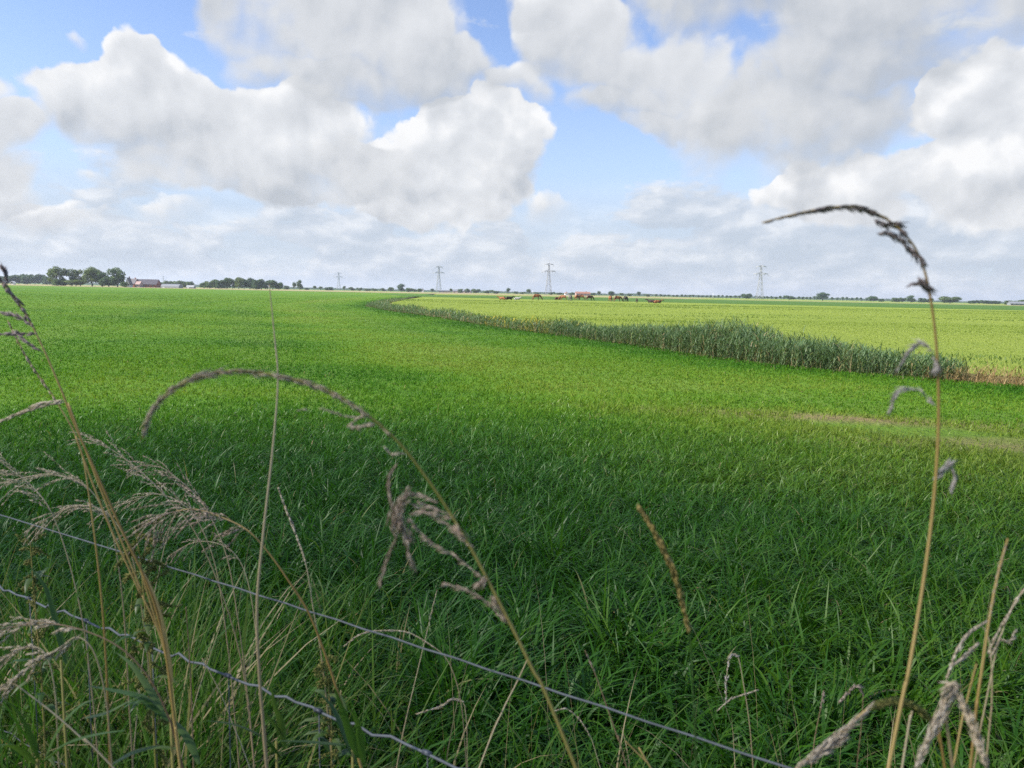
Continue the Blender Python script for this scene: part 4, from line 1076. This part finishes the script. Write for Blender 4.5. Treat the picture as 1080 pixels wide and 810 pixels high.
# C: ochre stalk at the left with a dark head at the edge
axis = [(-6, 288), (8, 305), (25, 327), (45, 366), (65, 412), (78, 446), (100, 495), (130, 562), (158, 622), (174, 682), (184, 760), (190, 806)]
o, off = plant('tall_grass', 'thick ochre stalk leaning from the fence to the left edge', 'grass stalk', axis, .95, .0006, .0024, M_straw_s)
h = MB(); ax = rel(axis[:5], .95, off)
feather(h, ax, 120, .011, .001, .3, .1, .003, rs, 0, .62)
for pl, n in [([(8, 300), (6, 290), (3, 284)], 40), ([(35, 345), (22, 335), (5, 330)], 50), ([(40, 352), (20, 352), (-5, 352)], 60), ([(45, 372), (28, 360), (18, 352)], 40)]:
    q = rel(pl, .95, off); h.tube(q, .0004, 4, .4, False); feather(h, q, n, .012, .001, .3, .1, .002, rs)
h.build('seed_head', M_seed_d, o)
h = MB()
for pl, n in [([(68, 424), (45, 428), (20, 436), (-4, 446)], 140), ([(68, 422), (50, 424), (36, 428)], 60)]:
    q = rel(pl, .95, off); h.tube(q, .0004, 4, .4, False); feather(h, q, n, .012, .0009, .25, .1, .0015, rs)
h.build('side_spray', M_seed_b, o)
s = MB()
for pl in ([(72, 425), (100, 500), (128, 570), (150, 625)], [(80, 460), (96, 505), (118, 560), (150, 630)], [(175, 688), (160, 640), (148, 600)], [(150, 628), (168, 668), (178, 706)]):
    q = rel(pl, .95, off); s.tube(q, [.0011] * len(q), 5, .7)
s.build('leaf_sheath', M_straw_s, o)
for pl, w in [([(176, 690), (170, 650), (155, 610), (140, 590)], .005), ([(182, 720), (176, 680), (166, 645)], .005)]:
    l = MB(); l.leaf(rel(pl, .95, off), w, None, .8); l.build('leaf', M_straw_s, o)

def simple(name, label, axis, d, rt_, rb, mst, head=None, cat='grass stalk', group=None):
    """head: (count of axis points, seeds, length, width, out, spread, material)"""
    o, off = plant(name, label, cat, axis, d, rt_, rb, mst, group)
    if head:
        k, n, l, w, out, sp, mt = head; h = MB(); feather(h, rel(axis[:k], d, off), n, l, w, out, .12, sp, rs); h.build('seed_head', mt, o)
    return o, off
def plumed(name, label, axis, d, k, nb, bl, ns, l, w, mst, mt, rb=.0014, out=.6, droop=.6, cat='grass stalk', t1=1.0):
    o, off = plant(name, label, cat, axis, d, .0005, rb, mst)
    h = MB(); ax = rel(axis[:k], d, off); plume(h, ax, nb, bl, ns, l, w, out, droop, rs, 0, t1); feather(h, ax, nb * 3, l, w, .3, .1, .001, rs); h.build('seed_head', mt, o)
    return o, off

simple('tall_grass', 'thin brown stalk running close beside the thick ochre one', [(8, 338), (30, 380), (60, 424), (84, 470), (95, 530), (106, 620), (112, 700), (116, 806)], 1.05, .0005, .0017, M_straw_s, (3, 90, .010, .0008, .3, .002, M_seed_p))
simple('tall_grass', 'very thin upright pale stalk that crosses the arching feathery head', [(284, 300), (289, 350), (293, 400), (288, 470), (278, 560), (271, 640), (274, 720), (281, 806)], .9, .0005, .0026, M_tan_s, (3, 26, .010, .0005, .06, .0003, M_seed_b))
simple('spiked_grass', 'slim pointed tan spike leaning left of the middle', [(293, 514), (302, 538), (311, 560), (322, 592), (330, 640), (340, 700), (350, 800)], 1.2, .0006, .0013, M_tan_s, (4, 240, .010, .0009, .07, .0022, M_seed_b))
simple('spiked_grass', 'fuzzy ochre spike standing alone right of the middle', [(672, 532), (684, 550), (697, 574), (710, 602), (719, 634), (726, 662), (729, 690), (732, 750), (734, 806)], .62, .0006, .0010, M_blade, (6, 900, .0085, .0007, .22, .0026, M_seed_o))
simple('spiked_grass', 'brown blurred spike stalk near the right edge', [(1063, 568), (1056, 592), (1049, 622), (1042, 662), (1036, 704), (1030, 745), (1024, 806)], .6, .0007, .0016, M_straw_s, (4, 150, .008, .0007, .08, .0009, M_seed_p))

# E: feathery panicles of reed grass left of the middle
plumed('reed_grass', 'bowed ochre stalk with a purplish feathery plume left of the middle', [(163, 549), (180, 541), (205, 537), (235, 546), (262, 560), (284, 584), (304, 612), (325, 645), (343, 690), (362, 748), (380, 806)], 1.15, 5, 34, .075, 26, .008, .0007, M_straw_s, M_seed_p, .0026, .75, .5, t1=.98)
plumed('reed_grass', 'slender stalk with a thin beige plume above the purplish one', [(92, 463), (114, 472), (140, 490), (160, 508), (178, 528), (205, 560), (232, 620), (255, 700), (268, 806)], 1.45, 5, 22, .06, 16, .007, .0006, M_tan_s, M_seed_b, .0014, .4, .3)
plumed('reed_grass', 'stalk whose beige plume slants to the right above the wire', [(148, 490), (170, 493), (190, 507), (206, 522), (222, 545), (240, 590), (252, 660), (262, 740), (268, 806)], 1.4, 5, 22, .055, 16, .007, .0006, M_tan_s, M_seed_p, .0014, .45, .35)
plumed('reed_grass', 'pale plume spreading flat at the left edge above the upper wire', [(-8, 512), (20, 505), (50, 500), (78, 506), (98, 520), (118, 560), (130, 640), (136, 740), (140, 806)], 1.35, 5, 24, .085, 18, .008, .0006, M_tan_s, M_seed_b, .0014, .45, .3)
plumed('reed_grass', 'pale plume drooping left just above the wire beside the ochre stalk', [(42, 552), (58, 542), (78, 534), (100, 535), (120, 548), (140, 590), (152, 660), (160, 740), (164, 806)], 1.3, 5, 22, .07, 18, .008, .0006, M_tan_s, M_seed_b, .0013, .4, .4)
plumed('reed_grass', 'beige plume bent over below the purplish one', [(110, 540), (140, 528), (165, 521), (190, 530), (210, 552), (228, 600), (240, 680), (248, 760), (252, 806)], 1.5, 5, 20, .07, 16, .008, .0006, M_tan_s, M_seed_b, .0013, .5, .45)
plumed('reed_grass', 'small plume tilted right beside the bowed ochre stalk', [(180, 585), (205, 572), (232, 574), (252, 590), (264, 625), (272, 690), (276, 760), (280, 806)], 1.45, 4, 14, .05, 14, .007, .0006, M_tan_s, M_seed_p, .0012, .5, .4)
plumed('reed_grass', 'loose plume at the left edge high above the wires', [(-10, 480), (14, 497), (36, 515), (54, 540), (72, 590), (88, 660), (98, 740), (104, 806)], 1.3, 4, 18, .06, 14, .008, .0006, M_tan_s, M_seed_b, .0013, .45, .4)
plumed('reed_grass', 'pale arching plume at the left edge below the lower wire', [(-8, 668), (15, 661), (45, 657), (85, 664), (125, 682), (155, 712), (176, 752), (192, 806)], .95, 4, 16, .05, 16, .009, .0008, M_brown_s, M_seed_b, .0018, .3, .3)
plumed('reed_grass', 'feathery plume pointing to the lower left corner', [(2, 728), (18, 714), (40, 697), (62, 684), (82, 672), (100, 690), (112, 740), (118, 806)], .95, 5, 18, .04, 18, .010, .0009, M_tan_s, M_seed_b, .0014, .3, .25)
plumed('reed_grass', 'short beige plume at the left edge just below the upper wire', [(-10, 700), (10, 690), (30, 682), (48, 690), (58, 730), (62, 806)], 1.0, 4, 14, .05, 14, .009, .0008, M_tan_s, M_seed_b, .0013, .3, .3)
# H / I / J right corner
o, off = plant('oat_grass', 'beige grass bowing left at the right edge with drooping florets', 'grass stalk', [(1084, 616), (1068, 640), (1058, 664), (1050, 690), (1044, 720), (1036, 760), (1028, 806)], .75, .0005, .0012, M_tan_s)
h = MB()
for pl, n in [([(1084, 616), (1070, 636), (1062, 652)], 60), ([(1066, 644), (1054, 664), (1043, 686)], 70), ([(1056, 668), (1052, 678), (1046, 690)], 40), ([(1052, 672), (1064, 676), (1070, 668)], 24)]:
    q = rel(pl, .75, off); h.tube(q, .0004, 4, .5, False); feather(h, q, n, .009, .0008, .2, .1, .0012, rs)
h.build('seed_head', M_seed_b, o)
o, off = plant('oat_grass', 'beige grass with two parallel drooping ears left of the brown spike', 'grass stalk', [(998, 716), (1008, 690), (1020, 672), (1034, 660), (1044, 680), (1046, 740), (1040, 806)], .72, .0005, .0011, M_tan_s)
h = MB()
for pl, n in [([(998, 718), (1007, 692), (1020, 670), (1038, 657)], 110), ([(1002, 704), (1014, 694), (1028, 682)], 60)]:
    q = rel(pl, .72, off); h.tube(q, .0004, 4, .5, False); feather(h, q, n, .010, .0009, .15, .1, .0012, rs)
h.build('seed_head', M_seed_b, o)
o, off = plant('cocksfoot', 'thick beige panicle arched over to the left at the bottom right', 'grass stalk', [(838, 812), (862, 792), (890, 770), (915, 748), (938, 740), (962, 744), (982, 760), (992, 785), (996, 806)], .62, .0005, .0016, M_straw_s)
h = MB(); q = rel([(838, 812), (862, 792), (890, 770), (918, 746)], .62, off); feather(h, q, 330, .011, .0006, .30, .1, .0022, rs)
feather(h, rel([(850, 806), (872, 790), (890, 778)], .62, off), 260, .0095, .0006, .42, .1, .003, rs); h.build('seed_head', M_seed_b, o)
h = MB(); feather(h, rel([(916, 748), (938, 740), (962, 744), (984, 762)], .62, off), 800, .0085, .0006, .42, .1, .0033, rs); h.build('upper_ear', M_seed_v, o)
o, off = plant('cocksfoot', 'two fat hanging beige ears forking at the bottom right', 'grass stalk', [(1042, 812), (1034, 788), (1024, 758), (1012, 732), (1004, 728), (996, 740), (1000, 780), (1004, 806)], .55, .0006, .0014, M_tan_s)
h = MB(); feather(h, rel([(1042, 814), (1034, 788), (1023, 757), (1008, 728)], .55, off), 340, .011, .0006, .30, .1, .0024, rs)
feather(h, rel([(966, 812), (978, 782), (992, 752), (1005, 728)], .55, off), 340, .011, .0006, .30, .1, .0026, rs)
feather(h, rel([(1014, 724), (1004, 722), (996, 730)], .55, off), 60, .008, .0009, .3, .1, .002, rs); h.build('seed_head', M_seed_b, o)
simple('tall_grass', 'straight ochre stalk beside the bottom of the right arching reed', [(1030, 700), (1022, 730), (1014, 765), (1006, 806)], .65, .0006, .0013, M_straw_s)
simple('tall_grass', 'pale straw stub standing at the bottom right of the arching reed', [(962, 750), (958, 770), (952, 806)], .68, .0008, .0012, M_tan_s)
# small ones across the bottom
simple('dry_stalk', 'slim tan stalk with a narrow spike left of the feathery cluster', [(461, 622), (456, 642), (450, 668), (438, 718), (428, 760), (419, 806)], 1.35, .0004, .0012, M_tan_s, (3, 70, .008, .0006, .12, .0012, M_seed_b))
simple('nodding_grass', 'nodding beige ear lying across the upper wire', [(362, 682), (380, 669), (402, 665), (430, 667), (457, 682), (474, 700), (486, 740), (492, 806)], 1.3, .0005, .0010, M_tan_s, (5, 130, .009, .0008, .18, .0016, M_seed_b))
simple('dry_stalk', 'bare yellow straw leaning right at the bottom middle', [(557, 694), (545, 720), (530, 750), (507, 806)], 1.1, .0008, .0016, M_tan_s)
simple('dry_stalk', 'brown bent stalk right of the large arching reed', [(617, 686), (626, 706), (640, 745), (652, 780), (660, 806)], 1.0, .0006, .0014, M_brown_s, (2, 30, .008, .0007, .2, .001, M_seed_p))
simple('dry_stalk', 'short ochre stalk at the bottom beside the brown bent one', [(660, 782), (670, 792), (682, 804), (690, 816)], .95, .0008, .0015, M_straw_s)
simple('nodding_grass', 'short nodding ear right of the large reed stem above the wire', [(584, 750), (598, 748), (612, 760), (622, 776), (632, 806)], 1.3, .0004, .0009, M_tan_s, (4, 70, .009, .0008, .2, .0012, M_seed_b))
simple('nodding_grass', 'small pale ear lying left above the lower wire', [(438, 753), (462, 746), (476, 738), (488, 740), (492, 762), (493, 806)], 1.35, .0004, .0009, M_tan_s, (4, 80, .010, .0009, .25, .002, M_seed_b))
o, off = simple('dead_flower', 'dead grey flower stalk with two bent heads right of the ochre spike', [(766, 742), (766, 718), (770, 694), (778, 692), (784, 720), (790, 760), (794, 806)], 1.25, .0005, .0010, M_tan_s, (4, 80, .009, .0008, .3, .002, M_seed_g))
h = MB(); q = rel([(756, 750), (770, 738), (786, 732), (798, 728)], 1.25, off); feather(h, q, 60, .009, .0008, .2, .1, .0012, rs); h.tube(q, .0005, 4, .5, False); h.build('side_spray', M_seed_b, o)
simple('nodding_grass', 'pinkish small ear nodding left before the arching reed stem', [(884, 742), (893, 732), (903, 724), (910, 732), (908, 770), (904, 806)], 1.0, .0004, .0009, M_brown_s, (4, 80, .008, .0008, .3, .0025, M_seed_p))
simple('dry_stalk', 'thin brown upright stalk with a tuft left of the pinkish ear', [(869, 728), (866, 745), (860, 775), (856, 806)], 1.1, .0005, .0010, M_brown_s, (2, 40, .008, .0008, .35, .002, M_seed_p))
simple('dry_stalk', 'straight straw slanting across the lower left corner', [(8, 716), (34, 735), (62, 757), (92, 784), (120, 810)], .95, .0008, .0015, M_tan_s)
simple('tall_grass', 'straight brown stalk between the lower wire and the ochre stalk', [(196, 640), (199, 680), (202, 740), (204, 806)], 1.3, .0008, .0016, M_brown_s)
simple('tall_grass', 'thin straw leaning right under the purplish plume', [(196, 520), (178, 560), (160, 640), (150, 700), (140, 806)], 1.6, .0006, .0012, M_tan_s)
simple('dry_stalk', 'thin pale straw fanning right from the fence foot', [(236, 650), (222, 690), (206, 740), (190, 806)], 1.45, .0006, .0011, M_tan_s)
simple('dry_stalk', 'pale straw leaning left beside the upright thin stalk', [(213, 694), (232, 730), (248, 770), (262, 806)], 1.3, .0006, .0011, M_tan_s)

# weeds with olive seed clusters behind the ochre stalk
def weed(label, stem, d, n, sp, l, mt):
    o, off = plant('weed', label, 'weed', stem, d, .0008, .0022, M_green_s)
    h = MB(); q = rel(stem, d, off)
    for i in range(34):
        t = (i + rs.random()) / 34; p, dr = sample(q, t * .97)
        v = (rvec(rs) * .9 + Vector((0, 0, .35))).normalized(); br = [p + v * sp * k / 4 * rs.uniform(.6, 1.2) + Vector((0, 0, -.012 * (k / 4) ** 2)) for k in range(5)]
        h.tube(br, .0005, 3, .4, False); feather(h, br, n // 34, l, .0016, .9, .1, .004, rs, .1, 1, False)
    h.build('seed_clusters', mt, o)
    for i in range(12):
        p, dr = sample(q, rs.uniform(.3, 1)); v = rvec(rs); v.z = abs(v.z) * .4; v.normalize(); ln = rs.uniform(.03, .06)
        lf = MB(); lf.leaf([p, p + v * ln * .4 + Vector((0, 0, .006)), p + v * ln * .75, p + v * ln + Vector((0, 0, -.012))], .013, None, rs.random()); lf.build('leaf', M_blade, o)
weed('bushy olive weed gone to seed behind the ochre stalk', [(142, 556), (148, 590), (152, 630), (156, 670), (160, 720), (164, 800)], 1.25, 2600, .046, .0065, M_seed_v)
weed('small olive weed under the lower wire left of the middle', [(344, 690), (346, 720), (349, 760), (350, 806)], 1.2, 900, .026, .004, M_seed_v)
weed('brownish green weed in front of the upper wire at the left', [(32, 572), (34, 600), (38, 650), (44, 720), (48, 800)], 1.45, 1300, .040, .005, M_seed_v)

# green shoots with broad leaves low at the left
def shoot(label, base, d, leaves, w):
    rp = P(base[0], base[1], d); o = empty('reed_shoot', (rp.x, rp.y, 0), label, 'reed'); off = Vector((rp.x, rp.y, 0))
    s = MB(); top = max(P(*lv[0], d).z for lv in leaves); s.tube([(0, 0, -.02), (0.003, 0, top * .5), (0, 0, top)], [.003, .0027, .0018], 7, .4); s.build('stem', M_green_s, o)
    for lv in leaves:
        l = MB(); l.leaf(rel(lv, (d, d + rs.uniform(-.12, .08)), off), w * rs.uniform(.8, 1.2), None, rs.random()); l.build('leaf', M_blade, o)
shoot('green reed shoot with broad pale leaves right of the thin upright stalk', (372, 812), 1.0, [[(376, 806), (362, 770), (350, 745), (336, 730)], [(378, 800), (370, 776), (362, 752), (352, 722)], [(366, 786), (345, 784), (318, 782), (290, 781)], [(384, 808), (380, 780), (376, 760), (366, 744)]], .012)
shoot('green reed shoot with leaves fanning left over the lower wire', (292, 812), 1.1, [[(300, 780), (288, 762), (272, 744), (256, 726)], [(296, 800), (280, 780), (250, 765), (216, 760)], [(300, 790), (296, 760), (290, 745), (286, 722)]], .011)
shoot('green reed shoot with long flat leaves in the lower left', (182, 812), .98, [[(172, 750), (154, 722), (138, 700), (122, 688)], [(178, 760), (150, 736), (120, 728), (90, 723)], [(90, 757), (112, 752), (132, 742), (150, 733)], [(210, 806), (196, 776), (176, 756), (148, 738)], [(118, 806), (140, 794), (165, 788), (192, 790)]], .011)
shoot('green reed shoot half cut by the bottom left corner', (40, 816), .95, [[(44, 806), (70, 785), (100, 775), (134, 770)], [(40, 800), (30, 770), (14, 745), (-6, 735)], [(46, 806), (62, 770), (84, 745), (100, 738)], [(38, 806), (20, 790), (4, 786), (-12, 790)]], .012)
shoot('narrow green shoot beside the lower wire at the left', (70, 806), 1.2, [[(70, 700), (60, 660), (48, 620), (30, 596)], [(72, 690), (80, 640), (84, 610), (96, 590)], [(70, 720), (90, 690), (104, 668), (112, 640)]], .009)

# ------------------------------------------------------------------ view
sc.view_settings.view_transform = 'Standard'; sc.view_settings.look = 'None'
sc.view_settings.exposure = 1.05; sc.view_settings.gamma = 1
sc.cycles.use_denoising = False        # the grain left at full samples is about that of the phone picture
